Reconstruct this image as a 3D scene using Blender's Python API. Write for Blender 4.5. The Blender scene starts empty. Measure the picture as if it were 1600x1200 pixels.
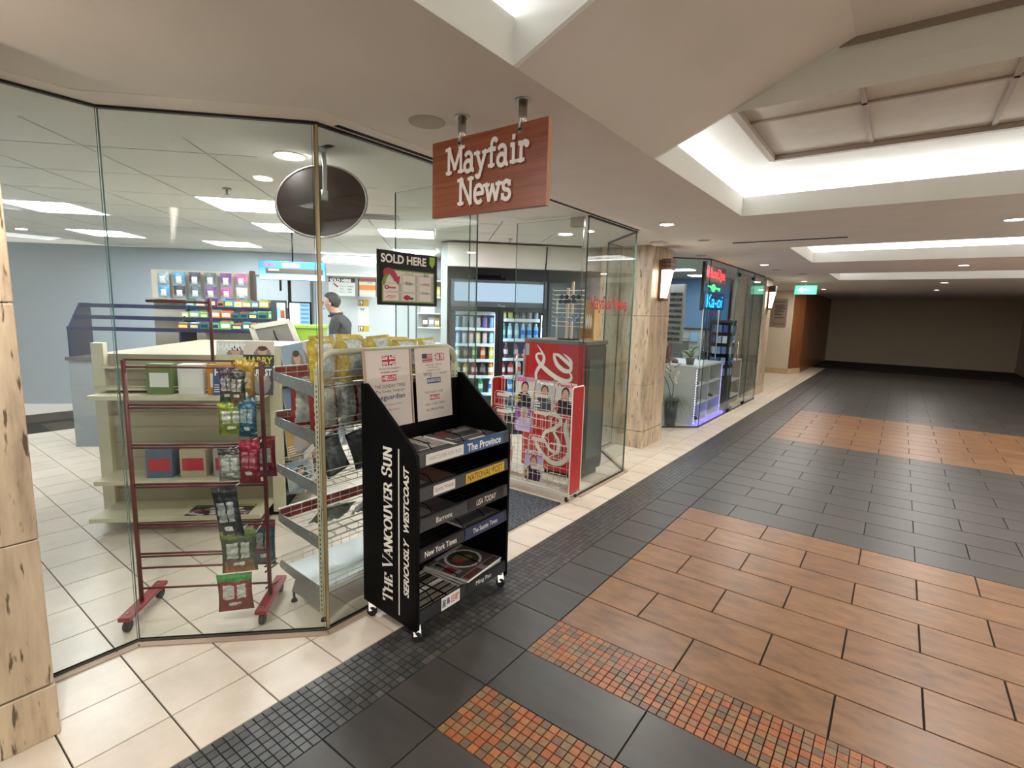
import bpy, bmesh, math, random
import numpy as np
from mathutils import Matrix, Vector
random.seed(7)
SC = bpy.context.scene
COL = SC.collection
PI = math.pi
# ---------------------------------------------------------------- camera
F_PX, PITCH, ROLL, YAW, EYE = 805.992, 0.140865, 0.0273962, 0.639966, 1.6
fw = Vector((-math.sin(YAW)*math.cos(PITCH), math.cos(YAW)*math.cos(PITCH), -math.sin(PITCH)))
rt = Vector((math.cos(YAW), math.sin(YAW), 0)); up = rt.cross(fw)
rt2 = math.cos(ROLL)*rt + math.sin(ROLL)*up
up2 = -math.sin(ROLL)*rt + math.cos(ROLL)*up
cam = bpy.data.cameras.new('camera'); camo = bpy.data.objects.new('camera', cam); COL.objects.link(camo)
cam.sensor_fit = 'HORIZONTAL'; cam.sensor_width = 36; cam.lens = F_PX/1600*36; cam.clip_start = .05
camo.matrix_world = Matrix(((rt2.x, up2.x, -fw.x, 0), (rt2.y, up2.y, -fw.y, 0), (rt2.z, up2.z, -fw.z, EYE), (0, 0, 0, 1)))
SC.camera = camo
# ---------------------------------------------------------------- world, exposure
w = bpy.data.worlds.new('world'); SC.world = w; w.use_nodes = True
w.node_tree.nodes['Background'].inputs[0].default_value = (.9, .85, .78, 1)
w.node_tree.nodes['Background'].inputs[1].default_value = .25
SC.view_settings.view_transform = 'Standard'; SC.view_settings.look = 'None'
SC.view_settings.gamma = 1; SC.view_settings.use_curve_mapping = False
SC.view_settings.exposure = 1.5
LK = dict(panel=14.5, cove=5.2, down=16.0, lamp=10.0, opp=5.5)       # strengths of the place's lamps and the added downlights

# ---------------------------------------------------------------- helpers
def lin(c):
    if isinstance(c, str):
        c = c.lstrip('#'); c = ''.join(q*2 for q in c) if len(c) == 3 else c; c = tuple(int(c[i:i+2], 16)/255 for i in (0, 2, 4))
    return tuple(x/12.92 if x <= .04045 else ((x+.055)/1.055)**2.4 for x in c[:3])
MATS = {}
def nodes_of(m):
    m.use_nodes = True; nt = m.node_tree
    return nt, nt.nodes['Principled BSDF']
def M(name, col='#888888', rough=.5, metal=0, emit=None, es=0, var=0, scale=20, bump=0, spec=.5):
    if name in MATS: return MATS[name]
    m = bpy.data.materials.new(name); nt, b = nodes_of(m)
    c = lin(col)
    b.inputs['Base Color'].default_value = (*c, 1); b.inputs['Roughness'].default_value = rough
    b.inputs['Metallic'].default_value = metal; b.inputs['Specular IOR Level'].default_value = spec
    if emit:
        b.inputs['Emission Color'].default_value = (*lin(emit), 1); b.inputs['Emission Strength'].default_value = es
    if var or bump:
        tc = nt.nodes.new('ShaderNodeTexCoord'); nz = nt.nodes.new('ShaderNodeTexNoise')
        nz.inputs['Scale'].default_value = scale; nz.inputs['Detail'].default_value = 5
        nt.links.new(tc.outputs['Object'], nz.inputs['Vector'])
        if var:
            rp = nt.nodes.new('ShaderNodeValToRGB')
            rp.color_ramp.elements[0].position = .3; rp.color_ramp.elements[1].position = .7
            rp.color_ramp.elements[0].color = (*[x*(1-var) for x in c], 1)
            rp.color_ramp.elements[1].color = (*[min(1, x*(1+var)) for x in c], 1)
            nt.links.new(nz.outputs['Fac'], rp.inputs['Fac']); nt.links.new(rp.outputs['Color'], b.inputs['Base Color'])
        if bump:
            bp = nt.nodes.new('ShaderNodeBump'); bp.inputs['Strength'].default_value = bump; bp.inputs['Distance'].default_value = .005
            nt.links.new(nz.outputs['Fac'], bp.inputs['Height']); nt.links.new(bp.outputs['Normal'], b.inputs['Normal'])
    MATS[name] = m; return m
def attr_mat(name, rough=.5, metal=0, spec=.5, es=0):
    m = bpy.data.materials.new(name); nt, b = nodes_of(m)
    a = nt.nodes.new('ShaderNodeAttribute'); a.attribute_name = 'Col'
    nt.links.new(a.outputs['Color'], b.inputs['Base Color']); b.inputs['Roughness'].default_value = rough
    b.inputs['Metallic'].default_value = metal; b.inputs['Specular IOR Level'].default_value = spec
    if es:
        nt.links.new(a.outputs['Color'], b.inputs['Emission Color']); b.inputs['Emission Strength'].default_value = es
    MATS[name] = m; return m
def foil_mat():
    m = attr_mat('foil', .32, .15, .6); nt, b = nodes_of(m); N = nt.nodes.new; L = nt.links.new
    tc = N('ShaderNodeTexCoord'); nz = N('ShaderNodeTexNoise'); nz.inputs['Scale'].default_value = 26; nz.inputs['Detail'].default_value = 4; nz.inputs['Distortion'].default_value = 1.5; L(tc.outputs['Object'], nz.inputs['Vector'])
    bp = N('ShaderNodeBump'); bp.inputs['Strength'].default_value = .6; bp.inputs['Distance'].default_value = .01; L(nz.outputs['Fac'], bp.inputs['Height']); L(bp.outputs[0], b.inputs['Normal'])
    a = [n for n in nt.nodes if n.type == 'ATTRIBUTE'][0]; n2 = N('ShaderNodeTexNoise'); n2.inputs['Scale'].default_value = 60; L(tc.outputs['Object'], n2.inputs['Vector'])
    mr = N('ShaderNodeMapRange'); mr.inputs['From Min'].default_value = .35; mr.inputs['From Max'].default_value = .65; mr.inputs['To Min'].default_value = .8; mr.inputs['To Max'].default_value = 1.2; L(n2.outputs['Fac'], mr.inputs['Value'])
    sc = N('ShaderNodeVectorMath'); sc.operation = 'SCALE'; L(a.outputs['Color'], sc.inputs[0]); L(mr.outputs['Result'], sc.inputs['Scale']); L(sc.outputs['Vector'], b.inputs['Base Color']); return m
PRINT = attr_mat('print', .55, spec=.25); FOIL = foil_mat(); PLASTIC = attr_mat('coloured_plastic', .15)
LITPRINT = attr_mat('backlit_print', .4, es=.35)
def emission(name, col, s):
    return M(name, '#000000', .6, emit=col, es=s)
def tile_mat(name, cols, rough, streak=(3, 12), var=.12, spec=.5, bump=.05):
    """per-piece colour from random + cloudy grain"""
    m = bpy.data.materials.new(name); nt, b = nodes_of(m); L = nt.links.new; N = nt.nodes.new
    oi = N('ShaderNodeObjectInfo'); ge = N('ShaderNodeNewGeometry')
    ad = N('ShaderNodeMath'); ad.operation = 'ADD'; L(oi.outputs['Random'], ad.inputs[0]); L(ge.outputs['Random Per Island'], ad.inputs[1])
    fr = N('ShaderNodeMath'); fr.operation = 'FRACT'; L(ad.outputs[0], fr.inputs[0])
    rp = N('ShaderNodeValToRGB'); rp.color_ramp.interpolation = 'LINEAR' if len(cols) < 4 else 'CONSTANT'
    els = rp.color_ramp.elements
    for i, c in enumerate(cols):
        p = i/max(1, len(cols)-(1 if len(cols) < 4 else 0))
        e = els[i] if i < 2 else els.new(p)
        e.position = p; e.color = (*lin(c), 1)
    if len(cols) == 1: els[1].color = (*lin(cols[0]), 1); els[1].position = 1
    L(fr.outputs[0], rp.inputs['Fac'])
    mp = N('ShaderNodeMapping'); mp.inputs['Scale'].default_value = (streak[0], streak[1], 1)
    L(ge.outputs['Position'], mp.inputs['Vector'])
    nz = N('ShaderNodeTexNoise'); nz.inputs['Scale'].default_value = 1; nz.inputs['Detail'].default_value = 7; nz.inputs['Roughness'].default_value = .62
    L(mp.outputs['Vector'], nz.inputs['Vector'])
    mr = N('ShaderNodeMapRange'); mr.inputs['From Min'].default_value = .3; mr.inputs['From Max'].default_value = .7
    mr.inputs['To Min'].default_value = 1-var; mr.inputs['To Max'].default_value = 1+var; L(nz.outputs['Fac'], mr.inputs['Value'])
    mx = N('ShaderNodeVectorMath'); mx.operation = 'SCALE'; L(rp.outputs['Color'], mx.inputs[0]); L(mr.outputs['Result'], mx.inputs['Scale'])
    L(mx.outputs['Vector'], b.inputs['Base Color'])
    rr = N('ShaderNodeMapRange'); rr.inputs['To Min'].default_value = rough-.06; rr.inputs['To Max'].default_value = rough+.08; L(nz.outputs['Fac'], rr.inputs['Value'])
    L(rr.outputs['Result'], b.inputs['Roughness']); b.inputs['Specular IOR Level'].default_value = spec
    bp = N('ShaderNodeBump'); bp.inputs['Strength'].default_value = bump; bp.inputs['Distance'].default_value = .004
    L(nz.outputs['Fac'], bp.inputs['Height']); L(bp.outputs['Normal'], b.inputs['Normal'])
    MATS[name] = m; return m
def glass_mat(name, tint, ior=1.45, rough=0):
    m = bpy.data.materials.new(name); m.use_nodes = True; nt = m.node_tree; nt.nodes.clear(); N = nt.nodes.new; L = nt.links.new
    o = N('ShaderNodeOutputMaterial'); mx = N('ShaderNodeMixShader'); t = N('ShaderNodeBsdfTransparent'); g = N('ShaderNodeBsdfGlossy'); f = N('ShaderNodeFresnel')
    t.inputs[0].default_value = (*tint, 1); g.inputs['Roughness'].default_value = rough; f.inputs[0].default_value = ior
    ge = N('ShaderNodeNewGeometry'); mm = N('ShaderNodeMapRange'); mm.inputs['To Min'].default_value = ior; mm.inputs['To Max'].default_value = 1/ior
    L(ge.outputs['Backfacing'], mm.inputs['Value']); L(mm.outputs['Result'], f.inputs[0])
    L(f.outputs[0], mx.inputs[0]); L(t.outputs[0], mx.inputs[1]); L(g.outputs[0], mx.inputs[2]); L(mx.outputs[0], o.inputs[0])
    MATS[name] = m; return m
GLASS = glass_mat('clear_glass', (.945, .972, .958), 1.42)
PLEX = glass_mat('clear_plastic', (.97, .97, .97), 1.3)
GEDGE = M('glass_edge', '#3c5a52', .15)

class MB:
    def __init__(s): s.v = []; s.f = []; s.m = []; s.c = []; s.sm = []
    def add(s, vs, fs, m=0, c=None, smooth=False):
        o = len(s.v); s.v += [tuple(x) for x in vs]
        for f in fs:
            s.f.append(tuple(i+o for i in f)); s.m.append(m); s.c.append(c); s.sm.append(smooth)
        return s
    def box(s, x0, x1, y0, y1, z0, z1, m=0, c=None, T=None, bottom=True):
        vs = [Vector((x, y, z)) for z in (z0, z1) for y in (y0, y1) for x in (x0, x1)]
        if T: vs = [T @ p for p in vs]
        fs = [(4, 5, 7, 6), (0, 1, 5, 4), (1, 3, 7, 5), (3, 2, 6, 7), (2, 0, 4, 6)]
        if bottom: fs.append((0, 2, 3, 1))
        return s.add(vs, fs, m, c)
    def bar(s, a, b, w, t, m=0, c=None, upv=(0, 0, 1)):
        """box along a->b, width w sideways, t along up"""
        a = Vector(a); b = Vector(b); d = (b-a).normalized(); u = Vector(upv)
        if abs(d.dot(u)) > .98: u = Vector((0, 1, 0))
        sd = d.cross(u).normalized(); u = sd.cross(d)
        vs = [p+sd*i*w/2+u*j*t/2 for p in (a, b) for i, j in ((-1, -1), (1, -1), (1, 1), (-1, 1))]
        return s.add(vs, [(0, 1, 2, 3), (7, 6, 5, 4), (0, 4, 5, 1), (1, 5, 6, 2), (2, 6, 7, 3), (3, 7, 4, 0)], m, c)
    def tube(s, pts, r, seg=6, m=0, c=None, closed=False, smooth=True):
        pts = [Vector(p) for p in pts]; n = len(pts); rs = r if isinstance(r, (list, tuple)) else [r]*n
        vs = []; prev = None
        for i, p in enumerate(pts):
            if closed: d = pts[(i+1) % n]-pts[i-1]
            else: d = pts[min(i+1, n-1)]-pts[max(i-1, 0)]
            d.normalize()
            u = prev if prev is not None else (Vector((0, 0, 1)) if abs(d.z) < .9 else Vector((1, 0, 0)))
            sd = d.cross(u)
            if sd.length < 1e-4: sd = d.cross(Vector((.3, 1, .2)))
            sd.normalize(); u = sd.cross(d); prev = u
            vs += [p+(sd*math.cos(2*PI*k/seg)+u*math.sin(2*PI*k/seg))*rs[i] for k in range(seg)]
        fs = []
        for i in range(n if closed else n-1):
            j = (i+1) % n
            fs += [(i*seg+k, i*seg+(k+1) % seg, j*seg+(k+1) % seg, j*seg+k) for k in range(seg)]
        s.add(vs, fs, m, c, smooth)
        if not closed:
            o = len(s.v)-len(vs)
            s.f.append(tuple(o+k for k in range(seg))[::-1]); s.m.append(m); s.c.append(c); s.sm.append(False)
            s.f.append(tuple(o+(n-1)*seg+k for k in range(seg))); s.m.append(m); s.c.append(c); s.sm.append(False)
        return s
    def lathe(s, prof, seg=12, o=(0, 0, 0), m=0, cols=None, T=None, smooth=True):
        vs = []
        for r, z in prof:
            for k in range(seg):
                p = Vector((o[0]+r*math.cos(2*PI*k/seg), o[1]+r*math.sin(2*PI*k/seg), o[2]+z)); vs.append(T @ p if T else p)
        for i in range(len(prof)-1):
            pass
        b = len(s.v); s.v += [tuple(p) for p in vs]
        for i in range(len(prof)-1):
            for k in range(seg):
                s.f.append((b+i*seg+k, b+i*seg+(k+1) % seg, b+(i+1)*seg+(k+1) % seg, b+(i+1)*seg+k))
                s.m.append(m if isinstance(m, int) else m[i]); s.c.append(cols[i] if cols else None); s.sm.append(smooth)
        s.f.append(tuple(b+k for k in range(seg))[::-1]); s.m.append(m if isinstance(m, int) else m[0]); s.c.append(cols[0] if cols else None); s.sm.append(False)
        e = b+(len(prof)-1)*seg
        s.f.append(tuple(e+k for k in range(seg))); s.m.append(m if isinstance(m, int) else m[-1]); s.c.append(cols[-1] if cols else None); s.sm.append(False)
        return s
    def prism(s, poly, d, m=0, c=None, axis='y', o=0):
        """poly in two axes, extruded along axis from o to o+d"""
        n = len(poly)
        def P(a, b, t): return {'y': (a, t, b), 'x': (t, a, b), 'z': (a, b, t)}[axis]
        vs = [P(a, b, o) for a, b in poly]+[P(a, b, o+d) for a, b in poly]
        fs = [tuple(range(n)), tuple(range(2*n-1, n-1, -1))]+[(i, i+n, (i+1) % n+n, (i+1) % n) for i in range(n)]
        return s.add(vs, fs, m, c)
    def mesh(s, name, mats=()):
        me = bpy.data.meshes.new(name); me.from_pydata(s.v, [], s.f)
        for mm in mats: me.materials.append(mm)
        me.polygons.foreach_set('material_index', s.m); me.polygons.foreach_set('use_smooth', s.sm)
        if any(c is not None for c in s.c):
            at = me.color_attributes.new('Col', 'FLOAT_COLOR', 'CORNER'); buf = []
            for f, c in zip(s.f, s.c):
                cc = (*(lin(c) if c is not None else (.5, .5, .5)), 1.0); buf += list(cc)*len(f)
            at.data.foreach_set('color', buf)
        bm = bmesh.new(); bm.from_mesh(me); bmesh.ops.recalc_face_normals(bm, faces=bm.faces); bm.to_mesh(me); bm.free()
        me.update(); return me
    def obj(s, name, mats, parent=None, T=None, bevel=0):
        if not isinstance(mats, (list, tuple)): mats = [mats]
        o = link(name, s.mesh(name, mats), parent, T)
        if bevel:
            b = o.modifiers.new('bevel', 'BEVEL'); b.width = bevel; b.segments = 2; b.limit_method = 'ANGLE'; b.angle_limit = .7
        return o
def link(name, me, parent=None, T=None):
    o = bpy.data.objects.new(name, me); COL.objects.link(o)
    if parent: o.parent = parent
    if T is not None: o.matrix_local = T
    return o
def tag(o, label, cat, group=None):
    o['label'] = label; o['category'] = cat
    if group: o['group'] = group
    return o
def thing(name, label, cat, loc=(0, 0, 0), rz=0, group=None):
    o = bpy.data.objects.new(name, None); COL.objects.link(o); o.empty_display_size = .1
    o.location = loc; o.rotation_euler = (0, 0, rz); return tag(o, label, cat, group)
def struct(o): o['kind'] = 'structure'; return o
def copy_tree(o, parent=None, label=None):
    c = o.copy(); COL.objects.link(c)
    if parent: c.parent = parent
    if label: c['label'] = label
    for ch in o.children: copy_tree(ch, c)
    return c
S2 = math.sqrt(.5)
def D(u, v, z=0): return ((u-v)*S2, (u+v)*S2, z)          # the shop's diagonal frame
def TR(x, y, z, rz=0, rx=0, ry=0, s=1): return Matrix.Translation((x, y, z)) @ Matrix.Rotation(rz, 4, 'Z') @ Matrix.Rotation(ry, 4, 'Y') @ Matrix.Rotation(rx, 4, 'X') @ Matrix.Scale(s, 4)
# print frames: local x right, y up, z out of the sheet
FRONT = Matrix(((1, 0, 0, 0), (0, 0, -1, 0), (0, 1, 0, 0), (0, 0, 0, 1)))        # faces -y
EAST = Matrix(((0, 0, 1, 0), (1, 0, 0, 0), (0, 1, 0, 0), (0, 0, 0, 1)))          # faces +x, reads towards +y
def at_front(x, y, z): return Matrix.Translation((x, y, z)) @ FRONT
def at_east(x, y, z): return Matrix.Translation((x, y, z)) @ EAST
class Canvas:
    def __init__(s, W, H, bg='#ffffff'):
        s.W, s.H = W, H; s.pal = []; s.a = np.zeros((H, W), int); s.a[:] = s.i(bg)
    def i(s, c):
        if c not in s.pal: s.pal.append(c)
        return s.pal.index(c)
    def mask(s, m, c): s.a[m] = s.i(c); return s
    def grid(s):
        yy, xx = np.mgrid[0:s.H, 0:s.W]; return (xx+.5)/s.W, 1-(yy+.5)/s.H      # y up
    def rect(s, x0, y0, x1, y1, c):
        x, y = s.grid(); return s.mask((x >= x0) & (x < x1) & (y >= y0) & (y < y1), c)
    def ell(s, cx, cy, rx, ry, c):
        x, y = s.grid(); return s.mask(((x-cx)/rx)**2+((y-cy)/ry)**2 <= 1, c)
    def line(s, x0, y0, x1, y1, w, c):
        x, y = s.grid(); dx, dy = x1-x0, y1-y0; t = np.clip(((x-x0)*dx+(y-y0)*dy)/(dx*dx+dy*dy), 0, 1)
        return s.mask((x-x0-t*dx)**2+(y-y0-t*dy)**2 <= w*w/4, c)
    def lines(s, x0, y0, x1, y1, n, c, rnd=None):
        rnd = rnd or random; h = (y1-y0)/n
        for k in range(n): s.rect(x0, y0+k*h+h*.3, x0+(x1-x0)*rnd.uniform(.6, 1), y0+k*h+h*.75, c)
        return s
    def faces(s, mb, w, h, z=0, cx=0, cy=0, m=0, f=None):
        done = np.zeros_like(s.a, bool)
        for r in range(s.H):
            c = 0
            while c < s.W:
                if done[r, c]: c += 1; continue
                k = s.a[r, c]; e = c
                while e < s.W and s.a[r, e] == k and not done[r, e]: e += 1
                b = r+1
                while b < s.H and (s.a[b, c:e] == k).all() and not done[b, c:e].any(): b += 1
                done[r:b, c:e] = True
                X0, X1 = cx+w*(c/s.W-.5), cx+w*(e/s.W-.5); Y1, Y0 = cy+h*(.5-r/s.H), cy+h*(.5-b/s.H)
                mb.add([(X0, Y0, z), (X1, Y0, z), (X1, Y1, z), (X0, Y1, z)], [(0, 1, 2, 3)], m, s.pal[k]); c = e
def sheet(name, cv, w, h, parent, T, t=.003, mat=None, edge='#e8e4dc'):
    """printed sheet / magazine / poster with real thickness, centred, front towards local +z"""
    mb = MB(); mb.box(-w/2, w/2, -h/2, h/2, -t, -.0004, 0, edge); cv.faces(mb, w, h, 0)
    return mb.obj(name, mat or PRINT, parent, T)
def txt(name, s, W, H, mat, parent, T, ext=.0006, shear=0, bold=0, spacing=1, align='c', res=3):
    cu = bpy.data.curves.new(name, 'FONT'); cu.body = s; cu.size = 1; cu.shear = shear; cu.offset = bold; cu.resolution_u = res; cu.space_character = spacing
    o = bpy.data.objects.new(name, cu); COL.objects.link(o); bpy.context.view_layer.update()
    me = bpy.data.meshes.new_from_object(o.evaluated_get(bpy.context.evaluated_depsgraph_get()))
    bpy.data.objects.remove(o); bpy.data.curves.remove(cu)
    n = len(me.vertices)
    if n == 0: return None
    co = np.zeros(n*3); me.vertices.foreach_get('co', co); co = co.reshape(-1, 3)
    lo, hi = co.min(0), co.max(0); sx = W/(hi[0]-lo[0]); sy = (H/(hi[1]-lo[1])) if H else sx
    co[:, 0] = (co[:, 0]-(lo[0]+hi[0])/2)*sx; co[:, 1] = (co[:, 1]-(lo[1]+hi[1])/2)*sy
    if align == 'l': co[:, 0] += W/2
    co[:, 2] = ext
    me.vertices.foreach_set('co', co.ravel()); me.materials.clear(); me.materials.append(mat); me.name = name
    return link(name, me, parent, T)
# ---- stroke lettering with serifs for the sign faces
def _arc(cx, cy, rx, ry, a0, a1, n=10):
    return [(cx+rx*math.cos(math.radians(a0+(a1-a0)*i/n)), cy+ry*math.sin(math.radians(a0+(a1-a0)*i/n))) for i in range(n+1)]
def V(*p): return list(p)
GL = {  # name: (advance, strokes, serif feet (x, y))
 'M': (1.12, [V((.17, 0), (.17, 1)), V((.95, 0), (.95, 1)), V((.17, 1), (.56, .18)), V((.56, .18), (.95, 1))], [(.17, 0), (.95, 0), (.13, 1), (.99, 1)]),
 'N': (.96, [V((.17, 0), (.17, 1)), V((.79, 0), (.79, 1)), V((.17, 1), (.79, 0))], [(.17, 0), (.15, 1), (.79, 1)]),
 'T': (.84, [V((.42, 0), (.42, 1)), V((.06, .97), (.78, .97)), V((.06, .97), (.06, .78)), V((.78, .97), (.78, .78))], [(.42, 0)]),
 'H': (.98, [V((.18, 0), (.18, 1)), V((.80, 0), (.80, 1)), V((.18, .5), (.80, .5))], [(.18, 0), (.18, 1), (.80, 0), (.80, 1)]),
 'E': (.78, [V((.18, 0), (.18, 1)), V((.06, .97), (.68, .97)), V((.06, .03), (.70, .03)), V((.18, .51), (.52, .51)), V((.68, .97), (.68, .8)), V((.70, .03), (.70, .22))], []),
 'V': (.90, [V((.08, 1), (.46, 0)), V((.46, 0), (.82, 1))], [(.10, 1), (.80, 1)]),
 'A': (.90, [V((.08, 0), (.46, 1)), V((.46, 1), (.84, 0)), V((.2, .34), (.7, .34))], [(.10, 0), (.80, 0)]),
 'C': (.88, [_arc(.46, .5, .38, .49, 48, 312, 16), V((.73, .9), (.73, .68))], []),
 'O': (.96, [_arc(.48, .5, .40, .49, 0, 360, 22)], []),
 'U': (.92, [V((.18, 1), (.18, .32)), _arc(.46, .32, .28, .31, 180, 360, 12), V((.74, .32), (.74, 1))], [(.18, 1), (.74, 1)]),
 'R': (.92, [V((.18, 0), (.18, 1)), V((.18, .97), (.45, .97)), _arc(.45, .74, .24, .23, 90, -90, 10), V((.45, .51), (.18, .51)), V((.45, .51), (.80, .02))], [(.18, 0), (.10, .97), (.82, .02)]),
 'S': (.72, [_arc(.35, .74, .24, .24, 40, 270, 12)+_arc(.35, .26, .26, .25, 90, -150, 12)[1:], V((.56, .96), (.56, .74)), V((.1, .26), (.1, .04))], []),
 'a': (.72, [_arc(.3, .49, .21, .2, 150, 0, 8), V((.51, .5), (.51, .12)), _arc(.28, .2, .21, .2, 0, 360, 14), _arc(.6, .12, .09, .1, 180, 290, 5)], []),
 'y': (.74, [V((.1, .66), (.38, .02)), V((.64, .66), (.38, .02)), V((.38, .02), (.28, -.2)), _arc(.19, -.18, .1, .09, 340, 180, 6)], [(.12, .66), (.62, .66)]),
 'f': (.54, [V((.24, 0), (.24, .78)), _arc(.4, .78, .16, .2, 180, 30, 8), V((.08, .63), (.46, .63))], [(.24, 0)]),
 'i': (.44, [V((.23, 0), (.23, .66)), V((.08, .64), (.23, .64)), V((.225, .84), (.235, .97))], [(.23, 0)]),
 'r': (.62, [V((.2, 0), (.2, .66)), V((.07, .64), (.2, .64)), _arc(.4, .44, .2, .22, 180, 60, 8), _arc(.5, .58, .05, .05, 0, 360, 8)], [(.2, 0)]),
 'e': (.66, [_arc(.33, .33, .25, .32, 0, 310, 18), V((.08, .34), (.58, .34))], []),
 'w': (.96, [V((.1, .66), (.28, .02)), V((.28, .02), (.48, .6)), V((.48, .6), (.68, .02)), V((.68, .02), (.86, .66))], [(.12, .66), (.84, .66)]),
 's': (.60, [_arc(.3, .49, .17, .15, 40, 270, 10)+_arc(.3, .17, .2, .17, 90, -160, 10)[1:], V((.47, .64), (.47, .48)), V((.1, .2), (.1, .02))], []),
 ' ': (.42, [], []),
}
def strokes_mesh(name, text, W, H, mat, parent, T, thick=.15, thin=None, serif=.2, z=.001, depth=0, sizes=None, shear=0):
    """slab / roman lettering: word fitted into W x H (H = cap height), centred in x, baseline y=0; sizes scales each letter"""
    thin = thin or thick; mb = MB(); x = 0; quads = []
    for k, ch in enumerate(text):
        adv, st, sf = GL[ch]; sc = sizes[k] if sizes else 1
        def seg(p, q, wd):
            dx, dy = q[0]-p[0], q[1]-p[1]; l = math.hypot(dx, dy) or 1e-6; nx, ny = -dy/l*wd/2, dx/l*wd/2
            ex, ey = dx/l*wd*.18, dy/l*wd*.18
            quads.append([(p[0]-ex+nx, p[1]-ey+ny), (p[0]-ex-nx, p[1]-ey-ny), (q[0]+ex-nx, q[1]+ey-ny), (q[0]+ex+nx, q[1]+ey+ny)])
        for s_ in st:
            ps = [(x+a*sc, b*sc) for a, b in s_]
            for p, q in zip(ps, ps[1:]):
                dx, dy = q[0]-p[0], q[1]-p[1]; l = math.hypot(dx, dy) or 1e-6
                vert = abs(dy)/l
                wd = thin+(thick-thin)*vert
                if thin < thick and len(ps) == 2 and dx > .05 and dy > .3 and ch in 'AVN': wd = thin*1.2       # hairline up-strokes
                seg(p, q, wd)
        for fx, fy in sf:
            t = thin*.75; yy = fy*sc+(t/2 if fy < .3 else -t/2)
            seg((x+(fx-serif)*sc, yy), (x+(fx+serif)*sc, yy), t)
        x += adv*sc
    a = np.array(quads); lo = a[:, :, 0].min(); hi = a[:, :, 0].max()
    for qi, qd in enumerate(quads):
        P = [((px+shear*py-(lo+hi)/2)*W/(hi-lo), py*H, z+qi*8e-6) for px, py in qd]
        mb.add(P, [(0, 1, 2, 3)])
        if depth:
            B = [(p[0], p[1], z-depth) for p in P]
            mb.add(P+B, [(0, 1, 5, 4), (1, 2, 6, 5), (2, 3, 7, 6), (3, 0, 4, 7)])
    return mb.obj(name, mat, parent, T)
def spline(pts, n=6):
    out = []; P = [Vector(p) for p in pts]; P = [2*P[0]-P[1]]+P+[2*P[-1]-P[-2]]
    for i in range(1, len(P)-2):
        for k in range(n):
            t = k/n; a, b, c, d = P[i-1:i+3]
            out.append(.5*((2*b)+(c-a)*t+(2*a-5*b+4*c-d)*t*t+(3*b-3*c+d-a)*t**3))
    out.append(P[-2]); return out
def brush(mb, pts, z=.001, n=8, m=0):
    """ribbon through (x, y, width)"""
    ps = spline(pts, n); L = []; R_ = []
    for i, p in enumerate(ps):
        d = (ps[min(i+1, len(ps)-1)]-ps[max(i-1, 0)]); l = math.hypot(d.x, d.y) or 1e-6
        nx, ny = -d.y/l*p.z/2, d.x/l*p.z/2; L.append((p.x+nx, p.y+ny, z+i*4e-6)); R_.append((p.x-nx, p.y-ny, z+i*4e-6))
    k = len(ps); mb.add(L+R_, [(i, i+1, k+i+1, k+i) for i in range(k-1)], m)
# ---------------------------------------------------------------- materials of the place
CREAM = tile_mat('cream_tile', ['#cfc0ad', '#d8cab8', '#d1c1ae'], .30, (5, 5), .10)
DARK = tile_mat('dark_tile', ['#3d3936', '#45413d', '#413d3a'], .38, (3, 9), .24)
SAND = tile_mat('sand_tile', ['#7c583a', '#835e3e', '#775236'], .36, (6, 15), .34)
GMOS = tile_mat('grey_mosaic', ['#3f3d3c', '#4b4846', '#444240', '#3b3a38', '#504d4a'], .34, (14, 14), .14)
OMOS = tile_mat('orange_mosaic', ['#975634', '#725843', '#9c6038', '#856644', '#a0663c', '#6b5442', '#935838', '#82664a', '#995c38', '#8c5f3e'], .42, (60, 60), .22)
GROUT = M('grout', '#241f1b', .85, var=.2, scale=60)
SOFFIT = M('soffit_paint', '#ddd5cf', .85, var=.03, scale=3)
COVEW = M('cove_white', '#ebebe6', .8)
SHOPC = M('shop_ceiling', '#d9d7cf', .85, var=.03, scale=40, bump=.1)
STEEL = M('brushed_steel', '#b9b4aa', .28, 1); CHROME = M('chrome', '#d8d5cf', .12, 1)
BLACK = M('black_paint', '#040404', .5, spec=.12); BLACKR = M('black_rubber', '#161616', .7)
BRASS = M('brass', '#b3a07a', .4, .6); DKMETAL = M('dark_channel', '#26221e', .5, .4)
WHITE = M('white_paint', '#e9e6df', .5); CREAMM = M('cream_metal', '#c9c0a2', .45)
INKW = M('white_ink', '#f1ece4', .6); INKB = M('black_ink', '#141414', .6); INKR = M('red_ink', '#b8202c', .6); INKN = M('navy_ink', '#20305f', .6)
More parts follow.
